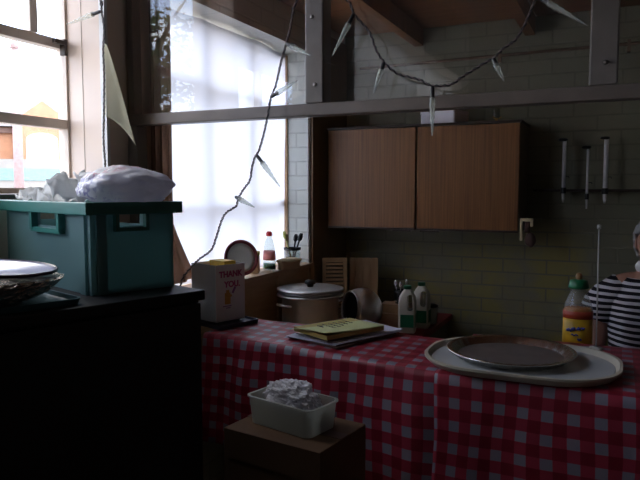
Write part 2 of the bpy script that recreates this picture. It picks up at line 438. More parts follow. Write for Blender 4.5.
w2 = window('window_2', 1.845, 3.078, 1.09, 2.22, [(2.31, 1.12, 2.19), (2.69, 1.12, 2.19)], [(1.43, 0), (1.94, 0)])
b = BM(); bx(b, XG + .02, XW + .03, 1.85, 3.075, 1.09, 1.11); obj('window_sill', b, M['mid_wood'], w2)
b = BM(); bx(b, XG + .02, XG + .04, 3.066, 3.077, 1.111, 2.21); obj('window_bead', b, M['mid_wood'], w2)
w3 = window('window_3', -3.3, -.35, 1.95, 2.64, [(-1.1, 1.98, 2.61), (-1.9, 1.98, 2.61), (-2.6, 1.98, 2.61)], [(2.32, 0)])
# latches on the near window
b = BM(); box(b, (XG + .03, 1.555, 1.955), (.02, .012, .05)); box(b, (XG + .035, 1.535, 1.968), (.012, .05, .012)); obj('window_latch', b, M['cab_edge'], w1)
# brown panelling under the kitchen window
b = BM()
bx(b, XW, XW + .02, 2.0, 3.08, .82, 1.09)
for y in (2.0, 2.32, 2.68, 3.03): bx(b, XW + .02, XW + .03, y, y + .05, .82, 1.09)
struct('trim_8', b, M['mid_wood'])
# board joint line on the cream jamb beside the near window
b = BM(); bx(b, -1.583, -1.5815, 1.5785, 1.5805, 1.49, 2.74); struct('trim_9', b, M['frame'])
b = BM(); bx(b, XW, XW + .022, 1.572, 1.585, 1.2, 2.7); struct('trim_10', b, M['white_paint'])
b = BM(); bx(b, XW - .0, XW + .004, 1.60, 1.685, 1.0, 2.7); struct('trim_11', b, M['cream'])

# ------------------------------------------------------------------ hatch frame with glass
hf = thing('hatch_frame', 'painted timber frame with glass panes spanning the serving hatch', 'frame', (0, YH, 0))
b = BM(); bx(b, XW + .005, 1.1, -.022, .025, 1.712, 1.747); bev(b, .004); obj('rail', b, M['rail_paint'], hf)
b = BM(); bx(b, XW + .005, XW + .045, -.015, .035, .0, 1.711); bev(b, .004); obj('post', b, M['post_paint'], hf)
b = BM(); bx(b, XW + .005, XW + .032, -.01, .03, 1.748, ZC + .04); bev(b, .003); obj('stile', b, M['post_paint'], hf)
for x0, x1 in ((-.831, -.775), (-.075, -.012)):
    b = BM(); bx(b, x0, x1, -.02, .04, 1.748, ZC + .04); bev(b, .004)
    st = obj('upright', b, M['post_paint'], hf)
    for z in (1.80, 1.99, 2.2):
        b = BM(); lathe(b, [(0, -.004), (.005, -.003), (.006, 0)], ((x0 + x1) / 2 + (.004 if z < 1.9 else -.006), -.021, z), 12, mat=Matrix.Rotation(R(-90), 3, 'X'))
        obj('screw', b, M['metal_screw'], st)
for x0, x1 in ((XW + .034, -.833), (-.773, -.077), (-.010, 1.095)):
    b = BM(); bx(b, x0, x1, -.017, -.013, 1.748, ZC + .04); obj('glass_pane', b, M['hatch_glass'], hf)

# ------------------------------------------------------------------ curtain, sheer sheet, loose paper
def curtain_pt(u, v):
    z = 1.13 + (2.30 - 1.13) * v
    fl = max(0, (1.38 - z) / .25)
    y = 1.775 + u * (.112 + .13 * fl ** 1.1)
    return Vector((XW + .026 + .012 * math.sin(u * 19 + .4 * v) + .01 * fl * math.sin(u * 7), y, z + .03 * u * fl))
b = BM(); grid(b, curtain_pt, 40, 24)
cu = obj('curtain', b, M['curtain'], None, True)
tag(cu, 'dark brown curtain hanging at the left edge of the bright sheeted window', 'curtain')
def sheet_pt(u, v):
    y = 1.855 + (3.07 - 1.855) * u
    zt = 2.205 + .02 * u - .012 * abs(math.sin(u * 9))
    z = 1.112 + (zt - 1.112) * v
    x = XG + .062 - .032 * max(0, (u - .75) / .25) + .006 * math.sin(u * 23 + v * 2) + .005 * math.sin(u * 11 - v * 4) + .006 * noise.noise(Vector((u * 4, v * 5, 1)))
    return Vector((x, y, z))
b = BM(); grid(b, sheet_pt, 60, 40)
tag(solid(obj('window_sheet', b, M['sheet'], None, True), .0008), 'thin white sheet pinned across the kitchen window, glowing with daylight', 'curtain')
def sheet2_pt(u, v):
    return Vector((XG + .06 + .006 * math.sin(u * 31 + v), -3.29 + 2.93 * u, 1.955 + v * (.675 - .01 * abs(math.sin(u * 11)))))
b = BM(); grid(b, sheet2_pt, 60, 12)
tag(solid(obj('window_sheet', b, M['sheet_old'], None, True), .0008), 'greyish sheet over the side window mirrored faintly in the hatch glass', 'curtain')
def paper_pt(u, v):
    w = .010 + .072 * (1 - v) ** .8
    z = 1.955 - (1 - v) * (.225 + .09 * u ** 1.5)
    return Vector((-1.482 + u * w, 1.5712 + .020 * math.sin(u * 2.4) * (1 - v) + .030 * u * u * (1 - v), z))
b = BM(); grid(b, paper_pt, 12, 18)
tag(solid(obj('loose_paper', b, M['paper_cream'], None, True), .001), 'curling cream paper strip hanging on the wall left of the hatch post', 'paper')

# ------------------------------------------------------------------ black cabinet at the left, crate and things on it
YAW = R(-18.3)
cz = 1.28
cab = thing('side_cabinet', 'tall matt black cabinet under the teal crate', 'cabinet', (-.818, 1.157, 0), YAW)
# local frame: front face looks along local +X, length runs along local -Y
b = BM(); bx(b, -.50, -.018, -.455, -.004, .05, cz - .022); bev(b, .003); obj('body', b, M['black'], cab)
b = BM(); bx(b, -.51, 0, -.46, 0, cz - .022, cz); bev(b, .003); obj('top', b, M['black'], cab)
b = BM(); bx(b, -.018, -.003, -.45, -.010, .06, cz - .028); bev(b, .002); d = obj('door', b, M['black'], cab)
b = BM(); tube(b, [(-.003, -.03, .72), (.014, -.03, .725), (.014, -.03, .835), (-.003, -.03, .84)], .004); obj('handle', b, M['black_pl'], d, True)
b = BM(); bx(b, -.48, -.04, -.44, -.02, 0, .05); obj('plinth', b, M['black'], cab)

def wall_with_hole(b, ax, pos, a0, a1, z0, z1, h0, h1, hz0, hz1, th):
    def seg(p, q, r, s):
        if ax == 'y': bx(b, p, q, pos - th / 2, pos + th / 2, r, s)
        else: bx(b, pos - th / 2, pos + th / 2, p, q, r, s)
    seg(a0, a1, z0, hz0); seg(a0, h0, hz0, hz1); seg(h1, a1, hz0, hz1); seg(a0, a1, hz1, z1)
cr_yaw = R(-20)
cr = thing('storage_crate', 'teal plastic storage crate with handle holes on the black cabinet', 'crate', (-.978, .985, cz + .001), cr_yaw)
# local: near corner at origin; end wall along +Y (looks +X), long wall along -X (looks -Y)
CL, CW, CH = .47, .195, .189
b = BM()
wall_with_hole(b, 'x', -.004, 0, CW, 0, CH, .058, .122, CH - .048, CH - .020, .006)
obj('end_wall', b, M['teal'], cr)
b = BM(); wall_with_hole(b, 'x', -CL + .004, 0, CW, 0, CH, .058, .122, CH - .048, CH - .020, .006); obj('end_wall', b, M['teal'], cr)
for yy in (.004, CW - .004):
    b = BM(); wall_with_hole(b, 'y', yy, -CL + .008, -.008, 0, CH, -.27, -.135, CH - .052, CH - .022, .006); obj('side_wall', b, M['teal'], cr)
b = BM(); bx(b, -CL + .008, -.008, .008, CW - .008, .002, .01); obj('base', b, M['teal'], cr)
b = BM()
for x0, x1, y0, y1 in ((-CL - .016, .016, -.016, -.0), (-CL - .016, .016, CW, CW + .016), (0, .016, 0, CW), (-CL - .016, -CL, 0, CW)):
    bx(b, x0, x1, y0, y1, CH - .022, CH + .004)
bev(b, .002); obj('rim', b, M['teal_dark'], cr)
b = BM()
for y in (.055, .125): bx(b, -.001, .012, y - .004, y + .004, CH - .056, CH - .022)
bx(b, -.001, .012, .051, .129, CH - .058, CH - .050)
obj('handle_surround', b, M['teal_dark'], cr)
b = BM()
for x in (-.277, -.128): bx(b, x - .006, x + .006, -.014, .001, CH - .062, CH - .022)
bx(b, -.283, -.122, -.012, .001, CH - .066, CH - .056)
obj('handle_surround', b, M['teal_dark'], cr)
b = BM()
for x in (-.03,): bx(b, x - .012, x + .012, -.005, .001, .0, CH - .022)
bx(b, -.001, .004, .012, .034, 0, CH - .022)
obj('corner_rib', b, M['teal'], cr)

def blob(bm, c, s, amp, freq, seed, sub=5, flat=None):
    vs = bmesh.ops.create_icosphere(bm, subdivisions=sub, radius=1)['verts']
    for v in vs:
        n = v.co.normalized()
        f = 1 + amp * noise.fractal(n * freq + Vector((seed, seed * 2, 0)), .7, 2.0, 4) + amp * .5 * abs(noise.noise(n * freq * 2.2 + Vector((0, seed, 3))))
        v.co = Vector((n.x * s[0] * f, n.y * s[1] * f, n.z * s[2] * f)) + Vector(c)
        if flat is not None and v.co.z < flat: v.co.z = flat + (v.co.z - flat) * .04
# printed carrier bag lying on top of the crate
bagr = thing('carrier_bag', 'white carrier bag with purple and red print lying on the teal crate', 'bag', (-1.0, 1.118, cz + CH + .0045), cr_yaw + R(4))
b = BM(); blob(b, (.0, .0, .032), (.108, .098, .047), .13, 1.15, 4.2, 5, 0.0)
obj('body', b, M['bag'], bagr, True)
b = BM()
def knot(u, v):
    a = u * 2 * math.pi; r = .006 + .024 * v ** 1.3
    return Vector((-.128 - .02 * v + .4 * r * math.cos(a), r * math.sin(a) * .8 - .02, .018 + .045 * v + .006 * math.sin(a * 3) * v))
grid(b, knot, 20, 8); solid(obj('knotted_end', b, M['tissue'], bagr, True), .001)
# tissue paper inside the crate
def tis(u, v):
    x = -CL + .012 + u * (CL - .235); y = .018 + v * (CW - .036)
    z = .196 + .030 * noise.fractal(Vector((u * 5, v * 4, 2)), .8, 2, 4) + .045 * max(0, 1 - abs(u - .86) / .14) + .010 * (1 - u)
    return Vector((x, y, z))
b = BM(); grid(b, tis, 50, 24)
t_ = solid(obj('tissue_paper', b, M['tissue'], None, 1, loc=(-.978, .985, cz + .003)), .001); t_.rotation_euler = (0, 0, cr_yaw)
tag(t_, 'crumpled white tissue paper filling the open teal crate', 'paper')

# shallow teal lid and the foil-covered dish with a platter on it, front-left of the cabinet top
lid = thing('tray_lid', 'shallow dark teal plastic tray under the foil dish', 'tray', (-1.035, .86, cz + .001), YAW)
b = BM()
pts = rrect(.17, .16, .02)
loft(b, [[(x, y, 0) for x, y in pts], [(x * 1.05, y * 1.05, .012) for x, y in pts], [(x * 1.0, y * 1.0, .012) for x, y in pts], [(x * .95, y * .95, .004) for x, y in pts]])
lid_o = obj('tray_body', b, M['teal_lid'], lid, 2)
fd = thing('foil_dish', 'round dish wrapped in crumpled foil on the teal tray', 'dish', (-1.072, .828, cz + .0145), 0)
fd.scale = (1.27, 1.27, .92)
b = BM()
prof = [(0, 0), (.062, 0), (.066, .003), (.072, .008), (.078, .013), (.083, .018), (.088, .024), (.092, .030), (.096, .035), (.099, .040), (.094, .043), (.088, .040), (0, .038)]
lathe(b, prof, n=110)
for v in b.verts:
    if v.co.length > .05:
        n_ = noise.fractal(v.co * 95, .7, 2, 3); v.co += Vector((v.co.x, v.co.y, 0)).normalized() * .0055 * n_; v.co.z += .003 * n_ if v.co.z > .02 else 0
obj('foil', b, M['foil'], fd, False)
pl = thing('platter', 'blue grey oval platter with dark rim resting on the foil dish', 'plate', (-1.082, .826, cz + .0575), 0)
pl.scale = (1.28, 1.28, 1.2); pl.rotation_euler = (0, R(4), R(25))
b = BM(); lathe(b, [(0, .004), (.075, .004), (.094, .012), (.096, .014), (.09, .0125), (.074, .0065), (0, .0065)], n=64, sx=1.0, sy=.92); obj('dish_body', b, M['platter'], pl, True)
b = BM(); lathe(b, [(.0935, .0095), (.0975, .0105), (.0985, .0145), (.0965, .0155), (.0955, .013)], n=64, close=True, sx=1, sy=.92); obj('rim', b, M['platter_rim'], pl, True)
# carton beside the cabinet, at the far left edge
bxo = thing('carton', 'brown cardboard carton at far left beside the black cabinet', 'box', (-.985, .685, 0), R(-18.3))
b = BM(); bx(b, -.25, 0, -.25, 0, .86, 1.12); bev(b, .003); obj('body', b, M['cardboard'], bxo)
b = BM(); bx(b, -.26, .005, -.26, .005, 0, .859); bev(b, .003); obj('lower_body', b, M['cardboard'], bxo)
b = BM(); bx(b, -.25, 0, -.145, -.105, 1.1205, 1.122); obj('tape', b, M['cover_brown'], bxo)

# ------------------------------------------------------------------ tables and gingham cloths
ZT = 1.0
def table(name, label, x0, x1, y0, y1, z, loc, rz=0):
    t = thing(name, label, 'table', loc, rz)
    b = BM(); bx(b, x0, x1, y0, y1, z - .03, z); bev(b, .004); obj('tabletop', b, M['table'], t)
    b = BM(); bx(b, x0 + .05, x1 - .05, y0 + .05, y1 - .05, z - .09, z - .031); obj('apron', b, M['table'], t)
    for x in (x0 + .06, x1 - .06):
        for y in (y0 + .06, y1 - .06):
            b = BM(); bx(b, x - .02, x + .02, y - .02, y + .02, 0, z - .091); obj('leg', b, M['table'], t)
    return t
ta = R(-4.5)
table('folding_table', 'wooden table under the left gingham cloth', 0, .82, .02, .30, ZT - .004, (-1.30, 1.825, 0), ta)
table('folding_table', 'wooden table under the right gingham cloth', 0, 1.2, .0, .48, ZT - .002, (-.425, 1.70, 0), 0)

def gingham(name, label, x0, x1, yf, yb, z, dropf, dropb, seed, rip=.012, nx=90, u_off=0.0):
    """yf(x), yb(x) give front and back edge; the cloth hangs dropf over the front"""
    b = BM(); ny_d, ny_t = 24, 12
    prof = []
    def pt(u, v):
        x = x0 + (x1 - x0) * u; f = yf(x); k = yb(x)
        r = .008
        s = v * (dropf + (k - f) + dropb)
        if s < dropf:
            dn = dropf - s
            amp = rip * min(1, dn / .12)
            wv = math.sin(x * 23 + seed) + .6 * math.sin(x * 41 + 2 * seed + dn * 3)
            yy = f - .006 - amp * (wv + 1.2) * .6 - .03 * min(1, dn / .4)
            if dn < .012: yy = f - .006 * (dn / .012)
            zz = z - dn if dn > .012 else z - dn * .75
            return Vector((x + .006 * math.sin(dn * 9 + x * 14) * min(1, dn / .15), yy, zz))
        s -= dropf
        if s <= k - f:
            return Vector((x, f + s, z + .0015 * noise.noise(Vector((x * 7, s * 7, seed)))))
        s -= k - f
        return Vector((x, k + .006 + .005 * math.sin(x * 20) * min(1, s / .1), z - s))
    tot = lambda x: dropf + yb(x) - yf(x) + dropb
    xm = (x0 + x1) / 2; T = tot(xm)
    grid(b, pt, nx, 70, uv=lambda u, v: (u * (x1 - x0) + u_off + 10, v * T + 10))
    o = obj(name, b, M['gingham'], None, True)
    solid(o, .0016, 0); tag(o, label, 'tablecloth'); return o
yfl = lambda x: 1.832 + (x + 1.285) * (1.700 - 1.832) / (.86)
gingham('tablecloth', 'red gingham cloth on left table, holding the papers', -1.305, -.40, yfl, lambda x: 2.115 - .02 * (x + 1.3), ZT, .37, .12, 1.3)
gingham('tablecloth', 'red gingham cloth on right table, under the oval tray', -.436, .85, lambda x: 1.672, lambda x: 2.19, ZT + .007, .62, .12, 4.1, rip=.004, u_off=.012)

# ------------------------------------------------------------------ on the left table
ct = thing('flat_tray', 'dark navy flat tray under the thank you gift bag', 'tray', (-1.31, 1.985, ZT + .004), R(-18))
b = BM(); pts = rrect(.16, .185, .015); loft(b, [[(x, y, 0) for x, y in pts], [(x * 1.03, y * 1.02, .014) for x, y in pts], [(x * .97, y * .97, .014) for x, y in pts], [(x * .96, y * .96, .006) for x, y in pts]])
obj('tray_body', b, M['navy'], ct, 2)
gb = thing('gift_bag', 'small white thank you gift bag beside the left end of the checked table', 'gift bag', (-1.307, 1.915, ZT + .0185), R(-18))
# local: near bottom corner at origin; front panel looks +X, spans +Y; grey side spans -X
GW, GD, GH = .135, .148, .208
b = BM(); bx(b, -.002, 0, 0, GW, 0, GH); obj('front_panel', b, M['white_card'], gb)
b = BM(); bx(b, -GD, -GD + .002, 0, GW, 0, GH); obj('rear_panel', b, M['white_card'], gb)
for y in (0.0, GW - .002):
    b = BM(); bx(b, -GD + .002, -.002, y, y + .002, 0, GH); obj('side_panel', b, M['grey_card'], gb)
b = BM(); bx(b, -GD + .002, -.002, .002, GW - .002, .001, .004); obj('bottom', b, M['white_card'], gb)
b = BM(); bx(b, -GD + .02, -.04, .07, GW - .01, .01, GH + .007); obj('yellow_insert', b, M['yellow'], gb)
rot = (R(90), 0, R(90))
textmesh('lettering', 'THANK', .031, M['pink'], gb, (.0012, GW * .5, GH - .036), rot)
textmesh('lettering', 'YOU.', .031, M['pink'], gb, (.0012, GW * .55, GH - .074), rot)
b = BM(); bx(b, 0, .001, .040, .066, .062, .104); bx(b, 0, .001, .046, .060, .104, .114); bx(b, 0, .001, .066, .072, .088, .096); obj('printed_picture', b, M['orange'], gb)
b = BM(); box(b, (.0006, .082, .112), (.001, .009, .026), rot=Matrix.Rotation(R(-30), 4, 'X')); obj('printed_flower', b, M['purple'], gb)
b = BM(); box(b, (.0006, .05, .055), (.001, .04, .003)); obj('printed_line', b, M['purple'], gb)
b = BM(); box(b, (.0006, .055, .048), (.001, .02, .003)); obj('printed_line', b, M['purple'], gb)

# papers
ps = thing('paper_stack', 'bluish white papers with brown folder under the yellow notepad', 'papers', (-.835, 1.985, ZT + .004), R(-20))
b = BM(); bx(b, -.115, .115, -.155, .14, 0, .005); obj('folder', b, M['cover_brown'], ps)
def leaf(dx, dy, rz, z, w=.105, h=.148, curl=.0):
    m = Matrix.Rotation(rz, 4, 'Z')
    b = BM()
    grid(b, lambda u, v: m @ Vector(((u - .5) * 2 * w, (v - .5) * 2 * h, 0)) + Vector((dx, dy, z + curl * (u * v) ** 2)), 10, 10)
    return b
for dx, dy, rz, z, c in ((-.02, -.01, .10, .0075, .0), (.012, .012, -.10, .0105, .002), (.0, .03, -.2, .0135, .004)):
    solid(obj('sheet', leaf(dx, dy, rz, z, curl=c), M['paper_blue'], ps), .0022)
np_ = thing('notepad', 'thick yellow notepad with handwriting lying on the bluish papers', 'notepad', (-.848, 1.955, ZT + .038), R(-27))
b = BM(); bx(b, -.085, .092, -.118, .13, -.012, .002); obj('pages', b, M['paper_edge'], np_)
b = BM(); grid(b, lambda u, v: Vector((-.098 + .192 * u, -.128 + .26 * v, .0035 + .010 * (1 - v) ** 3 * (u) - .012 * (1 - u) ** 4)), 14, 14); solid(obj('cover_sheet', b, M['paper_yellow'], np_, True), .0012)
for j in range(5):
    b = BM(); y = -.03 + j * .024
    tube(b, [(-.045 + .006 * k, y + .006 * math.sin(k * 2.3 + j), .0056) for k in range(13 - j)], .0008, 5); obj('handwriting', b, M['ink'], np_)
b = BM(); tube(b, [(-.03, -.062, .0075), (-.01, -.056, .0075), (.004, -.062, .0075)], [.001, .003, .001], 6); obj('handwriting', b, M['ink'], np_)

# ------------------------------------------------------------------ on the right table: oval tray + round pan
ot = thing('oval_tray', 'long oval cream tray with grey inside on the gingham cloth', 'tray', (-.238, 1.85, ZT + .0105), R(0))
pts = rrect(.525, .40, .17, 12)
def sc_(k, dz, e=0): return [(x - math.copysign(min(abs(x), e), x), y - math.copysign(min(abs(y), e), y), dz) for x, y in pts]
b = BM(); loft(b, [sc_(1, 0, .012), sc_(1, .016, .0), sc_(1, .022, .0), sc_(1, .022, .008), sc_(1, .012, .014), sc_(1, .008, .018)], caps=True)
obj('tray_shell', b, M['cream_tray'], ot, 2)
b = BM(); loft(b, [sc_(1, .0085, .017), sc_(1, .0105, .02)]); obj('tray_floor', b, M['tray_in'], ot)
rp = thing('round_pan', 'round shiny metal pan with fluted wall lying in the oval tray', 'pan', (-.268, 1.868, ZT + .0215))
rp.scale = (.96, .96, 1)
b = BM()
n = 256
prof = [(.001, .001), (.155, .001), (.160, .003), (.172, .018), (.185, .020), (.187, .0225), (.184, .0245), (.170, .0225), (.157, .006), (.153, .0035), (.001, .0035)]
lathe(b, prof, n=n)
for v in b.verts:
    r = math.hypot(v.co.x, v.co.y)
    if .158 < r < .174:
        a = math.atan2(v.co.y, v.co.x); k = 1 + .010 * math.sin(a * 32); v.co.x *= k; v.co.y *= k
obj('pan_body', b, M['steel_dull'], rp, True)
b = BM(); lathe(b, [(.0, .0042), (.152, .0042), (.153, .005), (0, .005)], n=64); obj('pan_floor', b, M['pan_in'], rp)

# squash bottle
sq = thing('squash_bottle', 'big orange squash bottle with green cap beside the striped person', 'bottle', (-.112, 2.285, ZT + .0), R(-4))
def ovl(r, dz): return (r, dz)
def bottle_table():
    pass
b = BM(); lathe(b, [(0, -.06), (.046, -.06), (.050, -.05), (.050, .12), (.046, .135), (.038, .155), (.027, .182), (.020, .195), (.020, .2), (0, .2)], n=40, sy=.8); obj('bottle_body', b, M['clear_pl'], sq, True)
b = BM(); lathe(b, [(0, -.058), (.044, -.058), (.048, -.048), (.048, .118), (.044, .122), (0, .122)], n=40, sy=.79); obj('drink', b, M['squash'], sq, True)
b = BM(); lathe(b, [(.0505, -.04), (.0512, -.04), (.0512, .098), (.0505, .098)], n=40, sy=.80, close=True); lb = obj('wrap_label', b, M['squash_label'], sq, True)
b = BM(); lathe(b, [(.0513, .085), (.0518, .085), (.0518, .112), (.0513, .112)], n=40, sy=.80, close=True); obj('label_band', b, M['squash_red'], sq, True)
b = BM()
for (a, z, w, h) in ((-118, .045, .4, .016), (-100, .050, .3, .020), (-80, .052, .25, .018), (-64, .053, .25, .014), (-95, .028, .5, .009), (-76, .012, .3, .012)):
    ac = R(a)
    rr = []
    for k in range(7):
        t = ac + (k / 6 - .5) * w
        rr.append((math.cos(t) * .0522, math.sin(t) * .0522 * .8, z + .003 * math.sin(k * 2 + a)))
    tube(b, rr, [.001] + [h * .32] * 5 + [.001], 6)
obj('lettering', b, M['blue_ink'], lb, True)
b = BM(); lathe(b, [(.0, .193), (.034, .193), (.036, .197), (.033, .208), (.030, .222), (.014, .226), (0, .226)], n=32); cp = obj('cap', b, M['green_cap'], sq, True)
b = BM(); lathe(b, [(.010, .226), (.012, .236), (.008, .248), (0, .249)], n=20); obj('nozzle', b, M['amber'], cp, True)
sq.scale = (.92, .92, .92); sq.location.z = ZT - .0055

# stand under the bottle: low shelf behind the table
b = BM(); bx(b, -.185, -.055, 2.235, 2.335, ZT - .08, ZT - .061); 
shf = thing('back_shelf', 'low plank shelf behind the right table under the squash bottle', 'shelf', (0, 0, 0))
obj('board', b, M['table'], shf)
b = BM(); bx(b, -.18, -.16, 2.24, 2.33, 0, ZT - .081); obj('leg', b, M['table'], shf)
b = BM(); bx(b, -.08, -.06, 2.24, 2.33, 0, ZT - .081); obj('leg', b, M['table'], shf)
# thin white rod
rd = thing('white_rod', 'thin upright white rod with small cap behind the oval tray', 'rod', (-.049, 2.125, ZT + .0085))
b = BM(); tube(b, [(0, 0, .006), (-.003, 0, .372)], .0022, 8); obj('rod_shaft', b, M['rod'], rd, True)
b = BM(); lathe(b, [(0, .372), (.006, .372), (.006, .384), (0, .386)], (-.003, 0, 0), 12); obj('cap', b, M['rod'], rd, True)
b = BM(); lathe(b, [(0, 0), (.022, 0), (.020, .006), (0, .007)], n=20); obj('foot', b, M['rod'], rd, True)

# ------------------------------------------------------------------ kitchen base units, worktop items
def base_unit(label, x0, x1, y0, y1, z, doors, face):
    t = thing('base_cabinet', label, 'cabinet', (0, 0, 0))
    b = BM(); bx(b, x0, x1, y0, y1, .1, z - .031); obj('body', b, M['unit_green'], t)
    b = BM(); bx(b, x0 + .01, x1 - .03, y0 + .03, y1, 0, .1); obj('plinth', b, M['black'], t)
    for i in range(doors):
        b = BM()
        if face == 'y':
            w = (x1 - x0) / doors; bx(b, x0 + i * w + .004, x0 + (i + 1) * w - .004, y0 - .018, y0 - .001, .11, z - .04)
            hb = BM(); tube(hb, [(x0 + (i + 1) * w - .04, y0 - .018, .6), (x0 + (i + 1) * w - .04, y0 - .035, .6), (x0 + (i + 1) * w - .04, y0 - .035, .7), (x0 + (i + 1) * w - .04, y0 - .018, .7)], .005)
        else:
            w = (y1 - y0) / doors; bx(b, x1 + .001, x1 + .018, y0 + i * w + .004, y0 + (i + 1) * w - .004, .11, z - .04)
            hb = BM(); tube(hb, [(x1 + .018, y0 + i * w + .05, .6), (x1 + .035, y0 + i * w + .05, .6), (x1 + .035, y0 + i * w + .05, .7), (x1 + .018, y0 + i * w + .05, .7)], .005)
        dd = obj('door', b, M['mid_wood'], t); obj('handle', hb, M['steel'], dd, True)
    return t
ZW = .8
base_unit('wooden base cabinet under the kitchen window holding the steel pot', -1.47, -1.05, 2.25, 2.90, ZW, 2, 'x')
base_unit('base cabinet along the back wall under the milk bottles', -1.47, -.86, 2.94, 3.56, ZW, 1, 'y')
b = BM(); bx(b, -1.468, -1.02, 2.22, 2.915, ZW - .03, ZW); bev(b, .004); tag(obj('worktop', b, M['mid_wood']), 'brown worktop below the window under the lidded pot', 'worktop')
b = BM(); bx(b, -1.468, -.832, 2.917, 3.56, ZW - .03, ZW); bev(b, .006); tag(obj('worktop', b, M['red_oil']), 'red covered worktop against the back wall under the milk bottles', 'worktop')

# stock pot
pot = thing('stock_pot', 'large shiny steel stock pot with flat lid and black knob', 'pot', (-1.305, 2.69, ZW + .001), R(60))
pot.scale = (1.045, 1.045, 1.0)
b = BM(); lathe(b, [(0, 0), (.122, 0), (.128, .008), (.128, .214), (.135, .218), (.136, .223), (.124, .223), (.124, .012), (0, .010)], n=56); obj('pot_body', b, M['steel_pot'], pot, True)
b = BM(); lathe(b, [(r_, z_ + .018) for r_, z_ in [(0, .218), (.05, .217), (.11, .213), (.145, .209), (.150, .212), (.150, .220), (.143, .222), (.11, .2215), (.05, .2245), (0, .2255)]], n=56); ld = obj('lid', b, M['steel_pot'], pot, True)
b = BM(); lathe(b, [(r_, z_ + .018) for r_, z_ in [(0, .226), (.014, .226), (.016, .236), (.024, .240), (.024, .252), (.018, .256), (0, .257)]], n=24); obj('knob', b, M['black_pl'], ld, True)
for s in (-1, 1):
    b = BM(); tube(b, [(s * .126, -.035, .165), (s * .155, -.03, .170), (s * .162, 0, .172), (s * .155, .03, .170), (s * .126, .035, .165)], .006); obj('handle', b, M['steel_pot'], pot, True)
# second rim band
b = BM(); lathe(b, [(.128, .200), (.150, .204), (.152, .208), (.150, .212), (.128, .211)], n=56, close=True); obj('rim', b, M['steel_pot'], pot, True)

# steel bowl on its side
bw = thing('steel_bowl', 'steel bowl lying on its side, dark opening beside the pot', 'bowl', (-1.147, 2.95, ZW + .107))
axis = Vector((-.62, -.76, .12)).normalized()
q = Vector((0, 0, 1)).rotation_difference(axis).to_matrix()
b = BM(); prof = []
for k in range(0, 15):
    a = R(-90 + 128 * k / 14); prof.append((max(.105 * math.cos(a), 0), .105 * math.sin(a)))
r_in, z_in = prof[-1]
prof += [(r_in + .004, z_in + .003), (r_in + .002, z_in + .006), (r_in - .004, z_in + .003)]
for k in range(14, -1, -1):
    a = R(-90 + 128 * k / 14); prof.append((max(.100 * math.cos(a), 0), .100 * math.sin(a)))
lathe(b, prof, n=44, mat=q); obj('bowl_shell', b, M['steel_pot'], bw, True)
b = BM(); lathe(b, [(0, .035), (.093, .035), (.091, .04), (0, .04)], n=40, mat=q); obj('opening_shade', b, M['black'], bw)  # flat black disc inside the mouth, paints the shade of the hollow

# chopping boards in the corner
def board(name, label, loc, rz, w, h, slats):
    t = thing(name, label, 'chopping board', loc, rz)
    tilt = Matrix.Rotation(R(-9), 4, 'X')
    b = BM()
    if slats:
        box(b, tilt @ Vector((-w / 2 + .009, 0, h / 2)), (.018, .018, h), rot=tilt); box(b, tilt @ Vector((w / 2 - .009, 0, h / 2)), (.018, .018, h), rot=tilt)
        box(b, tilt @ Vector((0, 0, h - .012)), (w - .036, .018, .024), rot=tilt); box(b, tilt @ Vector((0, 0, .012)), (w - .036, .018, .024), rot=tilt)
        obj('board_frame', b, M['board_wood'], t)
        for k in range(13):
            b = BM(); box(b, tilt @ Vector((0, 0, .036 + k * (h - .07) / 12)), (w - .036, .012, .012), rot=tilt); obj('slat', b, M['board_wood'], t)
    else:
        for k in range(4):
            box(b, tilt @ Vector((-w / 2 + (k + .5) * w / 4, 0, h / 2)), (w / 4 - .008, .018, h), rot=tilt)
        box(b, tilt @ Vector((0, .004, h / 2)), (w - .004, .008, h - .01), rot=tilt)
        obj('panel', b, M['board_wood'], t)
    return t
board('draining_board', 'slatted wooden rack leaning in the corner behind the pot', (-1.385, 3.17, ZW + .004), R(30), .135, .325, True)
board('chopping_board', 'wooden board with vertical strips leaning beside the slatted rack', (-1.285, 3.33, ZW + .004), R(18), .165, .315, False)

# wooden boxes with a tumbler and spoons
wb = thing('wooden_box', 'larger low wooden box behind the milk bottles', 'box', (-1.045, 3.12, ZW + .001), R(4))
b = BM()
for s in (((0, -.06, .035), (.20, .01, .07)), ((0, .06, .035), (.20, .01, .07)), ((-.095, 0, .035), (.01, .11, .07)), ((.095, 0, .035), (.01, .11, .07)), ((0, 0, .006), (.18, .11, .01)), ((0, 0, .066), (.18, .11, .007))): box(b, *s)
obj('body', b, M['crate_wood'], wb)
wb2 = thing('wooden_box', 'smaller wooden box stacked on the low one beside milk bottles', 'box', (-1.02, 3.125, ZW + .0725), R(4))
b = BM()
for s in (((0, -.045, .022), (.15, .008, .044)), ((0, .045, .022), (.15, .008, .044)), ((-.071, 0, .022), (.008, .082, .044)), ((.071, 0, .022), (.008, .082, .044)), ((0, 0, .004), (.134, .082, .006)), ((0, 0, .040), (.134, .082, .006))): box(b, *s)
obj('body', b, M['crate_wood'], wb2)
tm = thing('tumbler', 'glossy black cup on the small wooden box', 'cup', (-1.0, 3.13, ZW + .118))
b = BM(); lathe(b, [(0, 0), (.030, 0), (.034, .008), (.036, .068), (.034, .070), (.031, .066), (.029, .006), (0, .005)], n=28); obj('cup_body', b, plain('gloss_black', (.015, .015, .016), .08), tm, True)
